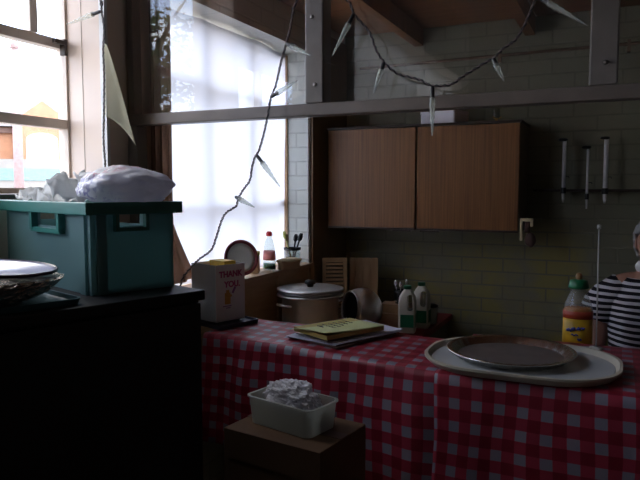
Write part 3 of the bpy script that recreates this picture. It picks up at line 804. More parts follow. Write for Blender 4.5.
for i, (dx, dy, hh, w) in enumerate(((-.016, -.012, .085, .010), (.004, -.018, .080, .009), (.018, .006, .09, .008))):
    sp = thing('spoon', ['steel spoon leaning left in the black cup', 'short steel spoon at the front of the black cup', 'steel spoon leaning right in the black cup'][i], 'spoon', (-1.0 + dx * .6, 3.13 + dy * .6, ZW + .126), 0, 'spoons in the black cup')
    b = BM(); tube(b, [(0, 0, 0), (dx * .5, dy * .5, hh * .6), (dx * .8, dy * .8, hh)], .0022, 6); obj('stem', b, M['steel'], sp, True)
    b = BM(); blob(b, (dx * .85, dy * .85, hh + .012), (w, .003, .016), 0, 1, 0, 3); obj('spoon_head', b, M['steel'], sp, True)

# milk bottles
def milk_bottle(label, loc, rz):
    t = thing('milk_bottle', label, 'bottle', loc, rz, None)
    W2, D2 = .042, .038
    def ring(w, d, z, r): return [(x, y, z) for x, y in rrect(2 * w, 2 * d, r, 5)]
    b = BM(); loft(b, [ring(.038, .034, 0, .012), ring(W2, D2, .006, .014), ring(W2, D2, .125, .014), ring(W2, D2, .150, .016), ring(.038, .034, .178, .02), ring(.026, .024, .2, .018), ring(.017, .017, .212, .0165), ring(.017, .017, .222, .0165)])
    # grip opening: boolean-free, a through hole cut with a modifier
    body = obj('bottle_body', b, M['milk'], t, 2)
    cb = BM(); loft(cb, [[(x * 1 + .016, yy, z + .15) for x, z in rrect(.028, .078, .012, 5)] for yy in (-.08, .08)])
    bmesh.ops.recalc_face_normals(cb, faces=cb.faces)
    me = bpy.data.meshes.new('cut'); cb.to_mesh(me); cb.free(); cut = bpy.data.objects.new('cut', me); COL.objects.link(cut); cut.parent = t
    md = body.modifiers.new('grip', 'BOOLEAN'); md.object = cut; md.operation = 'DIFFERENCE'; md.solver = 'EXACT'
    bpy.context.view_layer.update(); dg = bpy.context.evaluated_depsgraph_get()
    nm = bpy.data.meshes.new_from_object(body.evaluated_get(dg)); body.modifiers.clear(); body.data = nm
    bpy.data.objects.remove(cut)
    b = BM(); lathe(b, [(0, .214), (.019, .214), (.0195, .230), (.017, .232), (0, .232)], n=24); obj('cap', b, M['green_cap'], t, True)
    b = BM(); bx(b, -.030, .034, -D2 - .0012, -D2 - .0002, .03, .092); bx(b, W2 + .0002, W2 + .0012, -.028, .028, .03, .092); obj('paper_label', b, M['green_label'], t)
    return t
mk = milk_bottle('milk bottle with green cap, front one of the pair', (-.925, 3.0, ZW + .001), R(12))
m2 = dup(mk, (-.893, 3.135, ZW + .001), R(4), 'milk bottle with green cap, behind the front milk bottle')
for o in (mk, m2): o['group'] = 'milk bottles on the red worktop'
cupd = thing('lidded_cup', 'grey lidded beaker right of the milk bottles', 'cup', (-.875, 3.25, ZW + .001))
b = BM(); lathe(b, [(0, 0), (.030, 0), (.036, .09), (.033, .09), (.028, .004), (0, .004)], n=28); obj('cup_body', b, M['grey_card'], cupd, True)
b = BM(); lathe(b, [(0, .09), (.038, .088), (.038, .098), (.02, .104), (0, .105)], n=28); obj('lid', b, M['black_pl'], cupd, True)

# ------------------------------------------------------------------ window sill things
ZS = 1.111
dp = thing('round_plate', 'white plate with maroon rim standing against the window', 'plate', (-1.525, 2.43, ZS + .002))
ax = Vector((.80, -.58, .22)).normalized(); q = Vector((0, 0, 1)).rotation_difference(ax).to_matrix()
b = BM(); lathe(b, [(0, 0), (.05, 0), (.068, .006), (.070, .009), (.050, .004), (0, .004)], (0, 0, .082), 44, mat=q); obj('plate_body', b, M['white_china'], dp, True)
b = BM(); lathe(b, [(.066, .003), (.080, .006), (.081, .012), (.078, .0135), (.066, .010)], (0, 0, .082), 44, close=True, mat=q); obj('rim', b, M['red_rim'], dp, True)
sg = thing('sponge', 'yellow and brown sponge block between plate and washing-up bottle', 'sponge', (-1.535, 2.575, ZS + .001), R(25))
b = BM(); bx(b, -.018, .018, -.04, .04, 0, .078); bev(b, .006); obj('scourer', b, M['mid_wood'], sg)
b = BM(); bx(b, -.019, .019, -.042, .042, .078, .098); bev(b, .006); obj('foam_top', b, M['sponge'], sg)
wu = thing('washing_up_bottle', 'clear washing-up liquid bottle with red cap by the window', 'bottle', (-1.525, 2.69, ZS + .001), R(-30))
wu.scale = (1.15, 1.15, 1.1)
b = BM(); lathe(b, [(0, 0), (.030, 0), (.034, .006), (.033, .05), (.028, .10), (.020, .130), (.012, .145), (.012, .152), (0, .152)], n=32, sy=.7); obj('bottle_body', b, M['clear_pl'], wu, True)
b = BM(); lathe(b, [(0, .002), (.0335, .006), (.0335, .028), (0, .028)], n=32, sy=.69); obj('liquid', b, M['green_cap'], wu, True)
b = BM(); lathe(b, [(.0335, .045), (.0342, .045), (.0310, .085), (.0303, .085)], n=32, sy=.71, close=True); obj('wrap_label', b, M['label_pink'], wu, True)
b = BM(); lathe(b, [(0, .150), (.013, .150), (.013, .162), (.009, .170), (0, .171)], n=20); obj('cap', b, M['red_cap'], wu, True)
br = thing('scrubbing_brush', 'straw coloured scrubbing brush lying on the sill by the jar', 'brush', (-1.462, 2.775, ZS + .001), R(66))
br.scale = (1.12, 1.1, 1.1)
b = BM(); vs = bmesh.ops.create_uvsphere(b, u_segments=28, v_segments=14, radius=1)['verts']
for v in vs: v.co = Vector((v.co.x * .070, v.co.y * .026, .038 + v.co.z * .012))
obj('back', b, M['bristle'], br, True)
b = BM(); pts = rrect(.118, .042, .02); loft(b, [[(x * .96, y * .96, 0) for x, y in pts], [(x, y, .036) for x, y in pts]]); obj('bristles', b, M['mid_wood'], br)
jr = thing('glass_jar', 'small glass jar holding brushes at the right of the sill', 'jar', (-1.525, 2.93, ZS + .001))
jr.scale = (1.3, 1.3, 1.15)
b = BM(); lathe(b, [(0, 0), (.030, 0), (.033, .006), (.033, .058), (.028, .068), (.028, .075), (.026, .075), (.026, .066), (.030, .056), (.030, .006), (0, .004)], n=32); obj('jar_body', b, M['jar_glass'], jr, True)
b = BM(); lathe(b, [(.0285, .066), (.034, .066), (.034, .078), (.0285, .078)], n=32, close=True); obj('collar', b, M['black_pl'], jr, True)
for nm, lb, top, mm, w in (('dish_brush', 'yellow green brush leaning left in the glass jar', (-.018, -.034, .145), 'yel_handle', .009), ('kitchen_brush', 'dark brush leaning right in the glass jar', (.036, .010, .135), 'black_pl', .010), ('kitchen_brush', 'short dark brush upright in the glass jar', (-.002, .038, .128), 'black_pl', .010)):
    kb = thing(nm, lb, 'brush', (-1.525, 2.93, ZS + .008), 0)
    kb.scale = (1.25, 1.25, 1.1)
    T = Vector(top); b = BM(); tube(b, [T * .02, T * .6, T * .8], .0035, 8); obj('handle', b, M[mm], kb, True)
    b = BM(); tube(b, [T * .78, T * .85, T * .95, T * 1.05], [w * .5, w, w, w * .6], 8); obj('brush_head', b, M[mm], kb, True)

# ------------------------------------------------------------------ wall cabinet
YC = 3.25
wc = thing('wall_cabinet', 'brown wood veneer wall cabinet with two doors', 'cabinet', (0, 0, 0))
b = BM(); bx(b, -1.468, -.445, YC + .019, YB - .002, 1.29, 1.826); obj('body', b, M['cab_side'], wc)
b = BM(); bx(b, -1.472, -.438, YC - .004, YB - .003, 1.8265, 1.838); obj('top', b, M['cab_edge'], wc)
for x0, x1 in ((-1.466, -.968), (-.958, -.446)):
    b = BM(); bx(b, x0, x1, YC, YC + .018, 1.298, 1.824); bev(b, .002, 1); d = obj('door', b, M['door_wood'], wc)
    b = BM(); bx(b, x0, x1, YC + .002, YC + .016, 1.288, 1.2975); obj('door_edge', b, M['cab_edge'], d)
    b = BM(); xx = x1 - .07 if x0 < -1.2 else x0 + .07; bx(b, xx - .05, xx + .05, YC - .004, YC + .012, 1.281, 1.2878); obj('finger_pull', b, M['cab_edge'], d)
bx1 = thing('white_box', 'white plastic box lying on top of the wall cabinet', 'box', (-.845, 3.36, 1.8385), R(-14))
b = BM(); pts = rrect(.20, .16, .012); loft(b, [[(x, y, 0) for x, y in pts], [(x, y, .055) for x, y in pts]]); obj('body', b, M['white_card'], bx1)
b = BM(); pts = rrect(.206, .166, .013); loft(b, [[(x, y, .0555) for x, y in pts], [(x, y, .066) for x, y in pts]]); obj('lid', b, M['white_card'], bx1)
gj = thing('glass_ornament', 'small glass cup with brass foot on top of the wall cabinet', 'ornament', (-.575, 3.34, 1.839))
b = BM(); lathe(b, [(.014, .02), (.018, .024), (.018, .07), (.0165, .07), (.0165, .026), (0, .024)], n=24); obj('cup_body', b, M['jar_glass'], gj, True)
b = BM(); lathe(b, [(0, 0), (.024, 0), (.022, .004), (.006, .008), (.006, .016), (.014, .02), (0, .0205)], n=24)
for k in range(3):
    a = k * 2.1; tube(b, [(.012 * math.cos(a), .012 * math.sin(a), .018), (.026 * math.cos(a), .026 * math.sin(a), .026)], .003, 6)
obj('foot', b, M['brass'], gj, True)
hk = thing('hanging_scoop', 'dark scoop on a pale holder at the cabinet lower right corner', 'scoop', (-.436, 3.30, 1.30))
b = BM(); bx(b, .0, .012, -.05, -.028, -.05, .06); bx(b, .012, .06, -.05, -.028, .045, .06); bx(b, .048, .06, -.05, -.028, .02, .06); bev(b, .003); obj('holder', b, M['bristle'], hk)
b = BM(); tube(b, [(.036, -.04, .043), (.036, -.04, -.01)], [.012, .014], 10); blob(b, (.05, -.04, -.045), (.026, .012, .036), .1, 1, 3, 3); obj('scoop_head', b, M['cover_brown'], hk, True)

# ------------------------------------------------------------------ pipe and wall rail with dispensers
pp = thing('wall_pipe', 'thin brown pipe clipped along the top of the back wall', 'pipe', (0, 0, 0))
b = BM(); tube(b, [(-1.40, YB - .014, 2.205), (-.5, YB - .014, 2.213), (.1, YB - .014, 2.216), (2.15, YB - .014, 2.216)], .008, 10); obj('pipe_run', b, M['pipe'], pp, True)
for x in (-.60, .02, .7):
    b = BM(); bx(b, x - .008, x + .008, YB - .026, YB - .001, 2.175, 2.235); obj('clip', b, M['pipe'], pp)
wr = thing('wall_rail', 'thin dark shelf rail on the back wall right of the cabinet', 'shelf', (0, 0, 0))
b = BM(); bx(b, -.405, .75, 3.475, YB - .001, 1.490, 1.502); obj('shelf_board', b, M['cab_edge'], wr)
b = BM(); bx(b, -.40, .74, YB - .012, YB - .001, 1.44, 1.489); obj('batten', b, M['brick_back'], wr)
def dispenser(label, x, ztop, zbot, w):
    t = thing('wall_dispenser', label, 'dispenser', (x, 3.452, zbot), 0, 'white tube dispensers on the wall rail')
    hgt = ztop - zbot
    b = BM(); lathe(b, [(0, .075), (w, .075), (w, hgt - .012), (0, hgt - .012)], n=20); obj('tube_body', b, M['white_tube'], t, True)
    b = BM(); lathe(b, [(0, hgt - .012), (.014, hgt - .014), (.024, hgt - .008), (.020, hgt), (0, hgt + .003)], (-.008, 0, 0), 20); obj('cap', b, M['black_pl'], t, True)
    b = BM(); lathe(b, [(0, .046), (w + .004, .046), (w + .004, .075), (0, .0752)], n=20); bx(b, -.006, .006, w, .023, .05, .07); obj('collar', b, M['black_pl'], t)
    b = BM(); lathe(b, [(0, .004), (.004, 0), (w * .7, .02), (w * .9, .0458), (0, .0459)], n=16); obj('nozzle', b, M['nozzle'], t, True)
    b = BM(); tube(b, [(w, 0, .13), (w + .014, 0, .13), (w + .016, 0, .122)], .0025, 6); obj('lever', b, M['black_pl'], t, True)
    return t
dispenser('white tube dispenser nearest the wall cabinet', -.256, 1.755, 1.435, .0095)
dispenser('thinner low white tube dispenser between two others', -.146, 1.715, 1.405, .006)
dispenser('white tube dispenser on wall rail, farthest from the cabinet', -.064, 1.757, 1.432, .011)

# ------------------------------------------------------------------ tub on cartons in front of the left cloth
cb1 = thing('carton', 'brown cardboard carton under the plastic tub', 'box', (-.65, 1.394, 0), R(-8))
b = BM(); bx(b, -.315, 0, 0, .235, .56, .85); bev(b, .003); obj('body', b, M['cardboard'], cb1)
b = BM(); bx(b, -.315, 0, .10, .14, .8505, .8515); obj('tape', b, M['cover_brown'], cb1)
b = BM(); bx(b, -.30, .0015, -.0022, -.0005, .77, .85); obj('flap', b, M['cardboard'], cb1)
cb2 = thing('carton', 'larger cardboard carton at the bottom under another carton', 'box', (-.63, 1.38, 0), R(-8))
b = BM(); bx(b, -.36, 0.01, 0, .255, 0, .559); bev(b, .003); obj('body', b, M['cardboard'], cb2)
tb = thing('plastic_tub', 'frosted rectangular tub of wrapped goods on the cardboard carton', 'tub', (-.800, 1.535, .8525), R(-13))
ptA = rrect(.228, .13, .022)
b = BM(); loft(b, [[(x * .93, y * .93, 0) for x, y in ptA], [(x, y, .072) for x, y in ptA], [(x * 1.04, y * 1.06, .073) for x, y in ptA], [(x * 1.04, y * 1.06, .077) for x, y in ptA], [(x * .975, y * .96, .077) for x, y in ptA], [(x * .90, y * .89, .004) for x, y in ptA]])
obj('tub_body', b, M['tub'], tb, 2)
cw = thing('wrapped_goods', 'crumpled clear plastic wrapping heaped in the frosted tub', 'plastic wrap', (-.800, 1.535, .8575), R(-13))
b = BM(); blob(b, (.0, 0, .06), (.090, .046, .058), .2, 2.2, 9.1, 5, .003); obj('wrap', b, M['wrap'], cw)
b = BM(); blob(b, (-.05, -.01, .03), (.025, .025, .02), .1, 2, 2, 4, .004); obj('contents', b, M['label_pink'], cw)

# ------------------------------------------------------------------ icicle string lights
def catmull(P, n=6):
    P = [Vector(p) for p in P]; out = []
    for i in range(len(P) - 1):
        p0 = P[max(i - 1, 0)]; p1 = P[i]; p2 = P[i + 1]; p3 = P[min(i + 2, len(P) - 1)]
        for k in range(n):
            t = k / n
            out.append(.5 * ((2 * p1) + (-p0 + p2) * t + (2 * p0 - 5 * p1 + 4 * p2 - p3) * t * t + (-p0 + 3 * p1 - 3 * p2 + p3) * t ** 3))
    out.append(P[-1]); return out
def resample(P, step):
    out = [P[0]]; acc = 0
    for a, b2 in zip(P, P[1:]):
        L = (b2 - a).length; d = step - acc
        while d <= L and L > 0:
            out.append(a + (b2 - a) * (d / L)); d += step
        acc = L - (d - step)
    return out
def twist(b, P, r, amp, turns_per_m, phase):
    pts = []; s = 0; prev = None
    for i, p in enumerate(P):
        d = (P[min(i + 1, len(P) - 1)] - P[max(i - 1, 0)]).normalized()
        a = d.cross(Vector((0, 1, 0))); a.normalize(); c = d.cross(a)
        th = s * turns_per_m * 2 * math.pi + phase
        pts.append(p + a * math.cos(th) * amp + c * math.sin(th) * amp)
        if i + 1 < len(P): s += (P[i + 1] - p).length
    tube(b, pts, r, 6)
def icicle(parent, p, q, long=True):
    p = Vector(p); q = Vector(q); d = (q - p); L = d.length; d.normalize()
    rot = Vector((0, 0, 1)).rotation_difference(d).to_matrix()
    b = BM()
    prof = []
    for k in range(22):
        t = k / 21
        r = .0078 * (1 - t) ** .85 + .0011
        if t < .12: r *= .8 + .2 * t / .12
        r *= 1 + .13 * math.sin(t * 40)
        prof.append((r, L * (.22 + .78 * t)))
    prof = [(0, L * .22)] + prof + [(0, L)]
    lathe(b, prof, p, 12, mat=rot); o = obj('icicle_bulb', b, M['icicle'], parent, True)
    b = BM(); lathe(b, [(0, 0), (.0035, 0), (.0052, L * .05), (.0052, L * .22), (.006, L * .25), (0, L * .26)], p, 12, mat=rot); obj('bulb_socket', b, M['cord'], o, True)
def string_light(label, P, bulbs):
    t = thing('string_light', label, 'string lights', (0, 0, 0), 0)
    C = resample(catmull(P), .0020)
    b = BM(); twist(b, C, .0019, .0021, 48, 0); obj('cord', b, M['cord'], t, True)
    b = BM(); twist(b, C, .0016, .0021, 48, math.pi); obj('cord', b, M['cord2'], t, True)
    for p, q in bulbs: icicle(t, p, q)
string_light('string light running down the cream wall left of the hatch',
    [(-1.47, 1.552, 2.6), (-1.472, 1.552, 2.11), (-1.465, 1.552, 2.079), (-1.468, 1.552, 2.052), (-1.46, 1.552, 1.994), (-1.466, 1.552, 1.934), (-1.465, 1.552, 1.857), (-1.469, 1.552, 1.749), (-1.474, 1.552, 1.656), (-1.470, 1.552, 1.578), (-1.473, 1.552, 1.499), (-1.478, 1.552, 1.40), (-1.478, 1.552, 1.1)],
    [((-1.47, 1.552, 2.05), (-1.618, 1.555, 2.027))])
string_light('icicle string light dangling in front of the bright window',
    [(-.80, 1.63, 2.3), (-.824, 1.63, 2.058), (-.84, 1.63, 2.006), (-.853, 1.63, 1.947), (-.866, 1.63, 1.907), (-.882, 1.63, 1.861), (-.899, 1.63, 1.798), (-.915, 1.63, 1.765), (-.926, 1.63, 1.715), (-.939, 1.63, 1.664), (-.956, 1.63, 1.615), (-.97, 1.63, 1.595), (-.981, 1.63, 1.563), (-.988, 1.63, 1.528), (-1.012, 1.63, 1.499), (-1.03, 1.63, 1.472), (-1.037, 1.63, 1.451), (-1.073, 1.63, 1.43), (-1.091, 1.63, 1.402), (-1.11, 1.63, 1.353), (-1.129, 1.63, 1.315), (-1.178, 1.63, 1.282), (-1.216, 1.63, 1.246), (-1.24, 1.63, 1.216), (-1.249, 1.63, 1.14), (-1.24, 1.63, .8)],
    [((-.863, 1.625, 1.91), (-.775, 1.60, 1.864)), ((-.913, 1.625, 1.764), (-.815, 1.60, 1.80)), ((-.961, 1.625, 1.60), (-.882, 1.62, 1.508)), ((-1.036, 1.625, 1.479), (-.962, 1.61, 1.449))])
string_light('icicle string light swagged across the upper glass of the hatch',
    [(-.74, 1.63, 2.3), (-.692, 1.63, 2.041), (-.671, 1.63, 1.999), (-.66, 1.63, 1.969), (-.634, 1.63, 1.94), (-.611, 1.63, 1.909), (-.596, 1.63, 1.869), (-.574, 1.63, 1.836), (-.551, 1.63, 1.813), (-.529, 1.63, 1.799), (-.502, 1.63, 1.791), (-.475, 1.63, 1.782), (-.449, 1.63, 1.767), (-.418, 1.63, 1.763), (-.392, 1.63, 1.766), (-.367, 1.63, 1.782), (-.335, 1.63, 1.799), (-.311, 1.63, 1.812), (-.289, 1.63, 1.822), (-.268, 1.63, 1.842), (-.24, 1.63, 1.86), (-.225, 1.63, 1.882), (-.207, 1.63, 1.92), (-.194, 1.63, 1.956), (-.18, 1.63, 2.0), (-.14, 1.63, 2.3)],
    [((-.658, 1.625, 1.968), (-.719, 1.62, 1.862)), ((-.572, 1.625, 1.834), (-.598, 1.62, 1.755)), ((-.441, 1.625, 1.763), (-.439, 1.62, 1.637)), ((-.290, 1.625, 1.819), (-.263, 1.62, 1.763)), ((-.190, 1.625, 1.955), (-.080, 1.60, 1.872))])

# ------------------------------------------------------------------ person behind the right table
pr = thing('person', 'person in black and white striped short-sleeved top behind the table', 'person', (.128, 2.53, 0), 0)
def skin_mesh(verts, edges, radii, name, mat, parent, root=0, lvl=2):
    me = bpy.data.meshes.new(name); me.from_pydata([Vector(v) for v in verts], edges, [])
    o = bpy.data.objects.new(name, me); COL.objects.link(o); o.parent = parent
    m = o.modifiers.new('Skin', 'SKIN'); m.use_smooth_shade = True; m.branch_smoothing = .6
    for i, r in enumerate(radii):
        sv = me.skin_vertices[0].data[i]; sv.radius = r if isinstance(r, tuple) else (r, r); sv.use_root = (i == root)
    s = o.modifiers.new('Sub', 'SUBSURF'); s.levels = lvl; s.render_levels = lvl
    bpy.context.view_layer.update(); dg = bpy.context.evaluated_depsgraph_get()
    nm = bpy.data.meshes.new_from_object(o.evaluated_get(dg)); o.modifiers.clear(); o.data = nm; nm.name = name
    for p in nm.polygons: p.use_smooth = True
    nm.materials.clear(); nm.materials.append(mat); return o
S = .8333   # a short figure: about 1.45 m
def P_(x, y, z): return (x * S, y * S, z * S)
V = [P_(0, 0, .92), P_(0, .01, 1.08), P_(0, .0, 1.26), P_(0, .01, 1.40), P_(0, .0, 1.47), P_(0, -.03, 1.54), P_(0, -.05, 1.64),      # 0-6 pelvis..head
     P_(-.155, .01, 1.385), P_(-.225, .02, 1.20), P_(-.235, -.03, 1.10), P_(-.19, -.20, 1.035), P_(-.17, -.25, 1.03),                                 # 7-11 left of picture arm
     P_(.155, .01, 1.385), P_(.22, .02, 1.20), P_(.235, -.03, 1.10), P_(.19, -.20, 1.06), P_(.17, -.25, 1.055),
     P_(-.09, 0, .84), P_(-.10, .0, .48), P_(-.10, .03, .10), P_(-.10, -.12, .035),
     P_(.09, 0, .84), P_(.10, .0, .48), P_(.10, .03, .10), P_(.10, -.12, .035)]
Eg = [(0, 1), (1, 2), (2, 3), (3, 4), (4, 5), (5, 6), (3, 7), (7, 8), (8, 9), (9, 10), (10, 11), (3, 12), (12, 13), (13, 14), (14, 15), (15, 16),
      (0, 17), (17, 18), (18, 19), (19, 20), (0, 21), (21, 22), (22, 23), (23, 24)]
Rr = [.13, .125, .135, .09, .055, .075, .06, .064, .064, .045, .030, .028, .064, .064, .048, .030, .028, .085, .06, .04, .035, .085, .06, .04, .035]
Rr = [r * S for r in Rr]
body = skin_mesh(V, Eg, Rr, 'body', M['skin'], pr)
# head shape, face
hx, hy, hz = 0, -.035 * S, 1.578 * S
b = BM(); vs = bmesh.ops.create_uvsphere(b, u_segments=40, v_segments=28, radius=1)['verts']
for v in vs:
    n = v.co.copy(); k = 1 - .16 * max(0, -n.z) ** 1.2
    x, y, z = n.x * .078 * k, n.y * .095 * (k if n.y < 0 else 1), n.z * .118
    if n.y < 0:
        y -= .020 * math.exp(-((n.x / .16) ** 2) - (((n.z + .12) / .2) ** 2))          # nose
        y += .008 * (math.exp(-(((n.x - .38) / .2) ** 2) - (((n.z - .08) / .13) ** 2)) + math.exp(-(((n.x + .38) / .2) ** 2) - (((n.z - .08) / .13) ** 2)))
        y -= .006 * math.exp(-((n.x / .35) ** 2) - (((n.z + .8) / .2) ** 2))
    v.co = Vector((x * S, y * S, z * S))
hd = obj('head', b, M['skin'], pr, True, loc=(hx, hy, hz)); hd.rotation_euler = (R(12), 0, R(-8))
for s in (-1, 1):
    b = BM(); blob(b, (s * .030 * S, -.078 * S, .010 * S), (.012 * S, .010 * S, .008 * S), 0, 1, 0, 3); ey = obj('eye', b, M['eye'], hd, True)
    b = BM(); blob(b, (s * .030 * S, -.0865 * S, .010 * S), (.0052 * S, .0028 * S, .0052 * S), 0, 1, 0, 3); obj('iris', b, M['black_pl'], ey, True)
    b = BM(); blob(b, (s * .080 * S, .006 * S, -.005 * S), (.010 * S, .018 * S, .030 * S), .08, 2, s, 3); obj('ear', b, M['skin'], hd, True)
b = BM(); blob(b, (0, -.084 * S, -.065 * S), (.022 * S, .008 * S, .006 * S), 0, 1, 0, 3); obj('mouth', b, M['lip'], hd, True)
b = BM(); vs = bmesh.ops.create_uvsphere(b, u_segments=40, v_segments=28, radius=1)['verts']
dele = []
for v in vs:
    n = v.co.copy()
    f = 1 + .09 * noise.fractal(Vector((n.x * 9, n.y * 9, n.z * 2.5)), .8, 2, 3)
    v.co = Vector((n.x * .094 * S * f, n.y * .108 * S * f + .010 * S, n.z * .128 * S * f + .006 * S))
    if (n.y < -.42 - .15 * n.x and n.z < .5 + .25 * n.x) or (n.z < -.62): dele.append(v)
bmesh.ops.delete(b, geom=dele, context='VERTS'); solid(obj('hair', b, M['hair'], hd, True), .008, -1)
# hands: palm + five fingers each
def hand(side, parent):
    w = Vector(V[11 if side < 0 else 16]); f = Vector((.10 * -side * .3, -1, -.08)).normalized(); r = Vector((1, 0, 0)); r = (r - f * r.dot(f)).normalized(); u = r.cross(f)
    HV = [w, w + f * .04, w + f * .075]; HE = [(0, 1), (1, 2)]; HR = [(.021, .013), (.028, .013), (.028, .011)]
    for k, (off, ln) in enumerate(((-.026, .055), (-.009, .066), (.009, .062), (.026, .048))):
        base = w + f * .070 + r * off; a = len(HV)
        HV += [base, base + f * ln * .45 - u * .004, base + f * ln * .8 - u * .014, base + f * ln - u * .026]; HE += [(2, a), (a, a + 1), (a + 1, a + 2), (a + 2, a + 3)]; HR += [.0085, .008, .0075, .006]
    a = len(HV); tb_ = w + f * .018 - r * side * -.022
    HV += [tb_, tb_ + f * .028 + r * side * -.022 * -1, tb_ + f * .05 + r * side * .026]; HE += [(1, a), (a, a + 1), (a + 1, a + 2)]; HR += [.011, .0095, .008]
    HV = [(v - w) * S * 1.0 + w for v in HV]; HR = [(x[0] * S, x[1] * S) if isinstance(x, tuple) else x * S for x in HR]
    skin_mesh(HV, HE, HR, 'hand', M['skin'], parent)
hand(-1, pr); hand(1, pr)
# striped top: torso and short sleeves
def ell(cx, cy, z, a, c, n=28, tilt=0):
    return [(cx + a * math.cos(2 * math.pi * k / n), cy + c * math.sin(2 * math.pi * k / n), z + tilt * math.cos(2 * math.pi * k / n)) for k in range(n)]
b = BM()
loft(b, [ell(0, .0, .86 * S, .178 * S, .142 * S), ell(0, .0, .95 * S, .175 * S, .142 * S), ell(0, .01, 1.08 * S, .168 * S, .142 * S), ell(0, .0, 1.22 * S, .182 * S, .152 * S), ell(0, .0, 1.32 * S, .180 * S, .138 * S), ell(0, .01, 1.375 * S, .168 * S, .112 * S), ell(0, .006, 1.40 * S, .150 * S, .098 * S), ell(0, .004, 1.425 * S, .118 * S, .086 * S)], caps=False)
solid(obj('top', b, M['shirt'], pr, True), .004, 1)
for s in (-1, 1):
    b = BM()
    A = [(s * .100, .008, 1.350, .066), (s * .145, .01, 1.358, .073), (s * .180, .014, 1.325, .076), (s * .206, .017, 1.292, .077), (s * .222, .02, 1.238, .079)]
    rings = []
    for i, (x, y, z, r) in enumerate(A):
        a0 = A[max(i - 1, 0)]; a1 = A[min(i + 1, len(A) - 1)]
        d = Vector((a1[0] - a0[0], a1[1] - a0[1], a1[2] - a0[2])).normalized(); e1 = Vector((0, 1, 0)); e2 = d.cross(e1).normalized()
        rings.append([(Vector((x, y, z)) + (e1 * math.cos(2 * math.pi * k / 28) + e2 * math.sin(2 * math.pi * k / 28)) * r) * S for k in range(28)])
    loft(b, rings, caps=False); solid(obj('sleeve', b, M['shirt'], pr, True), .004, 1)
b = BM()
loft(b, [ell(0, 0, .80 * S, .170 * S, .130 * S), ell(0, 0, .93 * S, .160 * S, .130 * S)])
for s in (-1, 1):
    loft(b, [ell(s * .10 * S, .02 * S, .07 * S, .062 * S, .062 * S), ell(s * .10 * S, .0, .48 * S, .075 * S, .075 * S), ell(s * .088 * S, 0, .84 * S, .098 * S, .11 * S)])
obj('trousers', b, M['trousers'], pr, True)
# pale collar strap / clip at the neck
b = BM(); blob(b, (-.058 * S, -.02 * S, 1.475 * S), (.020, .018, .022), .15, 2, 5, 3); obj('collar', b, M['label_white'], pr, True)

# ------------------------------------------------------------------ outside: brick house, wall, pole, tree
hs = thing('house', 'orange brick house with grey roof across the street', 'house', (-22.4, 19.9, -.2), R(48.4))
# local: facade looks local -Y
b = BM(); bx(b, -9, 7, 0, 6, 0, 4.3); obj('wall', b, M['house_brick'], hs)
b = BM(); bx(b, -9.2, 7.2, -.2, -.001, 4.05, 4.25); obj('fascia', b, M['cover_brown'], hs)
b = BM(); loft(b, [[(-9.2, -.4, 4.31), (-9.2, 6.4, 4.31), (-9.2, 3, 6.0)], [(7.2, -.4, 4.31), (7.2, 6.4, 4.31), (7.2, 3, 6.0)]]); obj('roof', b, M['slate'], hs)
b = BM(); loft(b, [[(x, -.8, z) for x, z in ((-1.0, 0), (1.2, 0), (1.2, 4.5), (.1, 5.35), (-1.0, 4.5))], [(x, -.21, z) for x, z in ((-1.0, 0), (1.2, 0), (1.2, 4.5), (.1, 5.35), (-1.0, 4.5))]]); gbl = obj('gable', b, M['house_brick'], hs)
b = BM(); pts = [(-.55, 2.75), (.65, 2.75)] + [(.05 + .6 * math.cos(R(a)), 3.75 + .28 * math.sin(R(a))) for a in range(0, 181, 15)]
loft(b, [[(x, -.88, z) for x, z in pts], [(x, -.801, z) for x, z in pts]]); wn = obj('arched_window', b, M['white_paint'], gbl)
b = BM(); bx(b, -4.6, -2.6, -.05, -.001, 2.5, 3.8); obj('window', b, M['white_paint'], hs)
fw = thing('garden_wall', 'low pale street wall with turquoise boards before the house', 'wall', (-20.2, 17.95, -.2), R(48.4))
b = BM(); bx(b, -9, 5, -.1, .1, 0, 2.85); obj('wall_body', b, M['pave'], fw)
b = BM(); bx(b, -9, 5, -.14, -.101, 2.05, 2.5); obj('boards', b, M['turq'], fw)
po = thing('street_pole', 'thin pinkish pole standing in front of the house', 'pole', (-15.3, 12.8, -.2))
b = BM(); tube(b, [(0, 0, 0), (0, 0, 3.8), (0, 0, 5.6)], [.14, .12, .08], 10); obj('mast', b, M['pole_pink'], po, True)
b = BM(); tube(b, [(0, 0, 5.6), (0, 0, 6.0)], [.12, .02], 10); obj('finial', b, M['pole_pink'], po, True)
tr = thing('tree', 'leafy tree outside mirrored in the left hatch glass', 'tree', (-11.2, -10.4, .5))
b = BM(); tube(b, [(0, 0, -.7), (.1, 0, 1.5), (0, .1, 3.2), (.1, 0, 5)], [.22, .18, .13, .05], 8)
for k in range(9):
    a = k * 2.4; z = 2.2 + k * .3; tube(b, [(0, 0, z), (math.cos(a) * .8, math.sin(a) * .8, z + .7), (math.cos(a) * 1.5, math.sin(a) * 1.5, z + 1.1)], [.07, .05, .02], 6)
obj('trunk', b, M['bark'], tr, True)
b = BM()
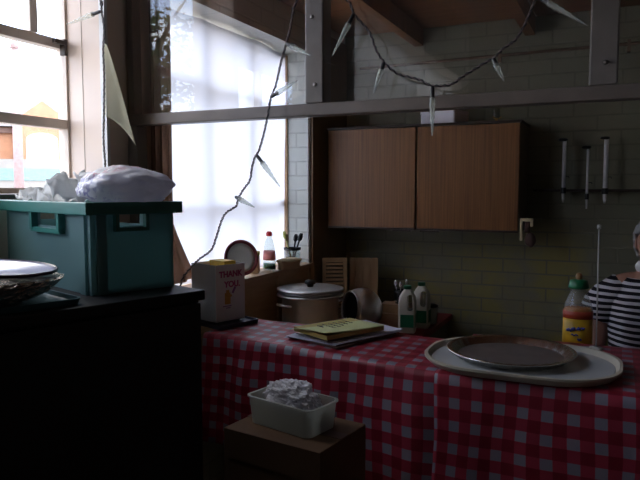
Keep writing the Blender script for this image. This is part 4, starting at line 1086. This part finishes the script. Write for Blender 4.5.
for i in range(2600):
    a = random.random() * 6.283; ph = math.acos(2 * random.random() - 1); rr = random.random() ** .5
    c = Vector((math.sin(ph) * math.cos(a) * 1.9 * rr, math.sin(ph) * math.sin(a) * 1.9 * rr, 4.0 + math.cos(ph) * 1.8 * rr))
    if noise.noise(c * .9) < -.12: continue
    e = Vector((random.uniform(-1, 1), random.uniform(-1, 1), random.uniform(-1, 1))).normalized(); f = e.orthogonal().normalized(); s_ = random.uniform(.07, .15)
    b.faces.new([b.verts.new(c + e * s_), b.verts.new(c + f * s_ * .5), b.verts.new(c - e * s_), b.verts.new(c - f * s_ * .5)])
obj('leaves', b, M['leaf'], tr)

# ------------------------------------------------------------------ sky, portals, camera
w = bpy.data.worlds.new('World'); sc.world = w; w.use_nodes = True
t = w.node_tree; t.nodes.clear()
out = t.nodes.new('ShaderNodeOutputWorld'); bg = t.nodes.new('ShaderNodeBackground'); lk(t, bg.outputs[0], out.inputs[0])
v = coord(t, 'Generated', (2.2, 2.2, 4)); f = noise_tex(t, v, 1.6, 6, .55)
lk(t, ramp(t, f, [(.44, (.42, .52, .74)), (.56, (1, .97, .91))]), bg.inputs[0])
bg.inputs[1].default_value = 9.8
def portal(name, y0, y1, z0, z1):
    l = bpy.data.lights.new(name, 'AREA'); l.shape = 'RECTANGLE'; l.size = y1 - y0; l.size_y = z1 - z0
    o = bpy.data.objects.new(name, l); COL.objects.link(o)
    o.location = (XO - .02, (y0 + y1) / 2, (z0 + z1) / 2); o.rotation_euler = (R(90), 0, R(-90)); l.cycles.is_portal = True
portal('daylight_portal', 1.02, 1.58, 1.475, 2.75); portal('daylight_portal', .1, .98, 1.475, 2.12); portal('daylight_portal', 1.84, 3.09, 1.09, 2.22); portal('daylight_portal', -3.3, -.35, 1.95, 2.64)

cam = bpy.data.cameras.new('Camera'); co = bpy.data.objects.new('Camera', cam); COL.objects.link(co)
cam.sensor_width = 36; cam.lens = 36; cam.clip_start = .02; cam.clip_end = 200
co.location = (0, 0, 1.5); co.rotation_euler = (R(90 - 4.5), 0, R(25))
sc.camera = co
vs_ = sc.view_settings
vs_.view_transform = 'Standard'; vs_.look = 'None'; vs_.exposure = 0.0; vs_.gamma = 1; vs_.use_curve_mapping = False
cy = sc.cycles
cy.use_denoising = True; cy.max_bounces = 10; cy.diffuse_bounces = 6; cy.transparent_max_bounces = 24; cy.sample_clamp_indirect = 6
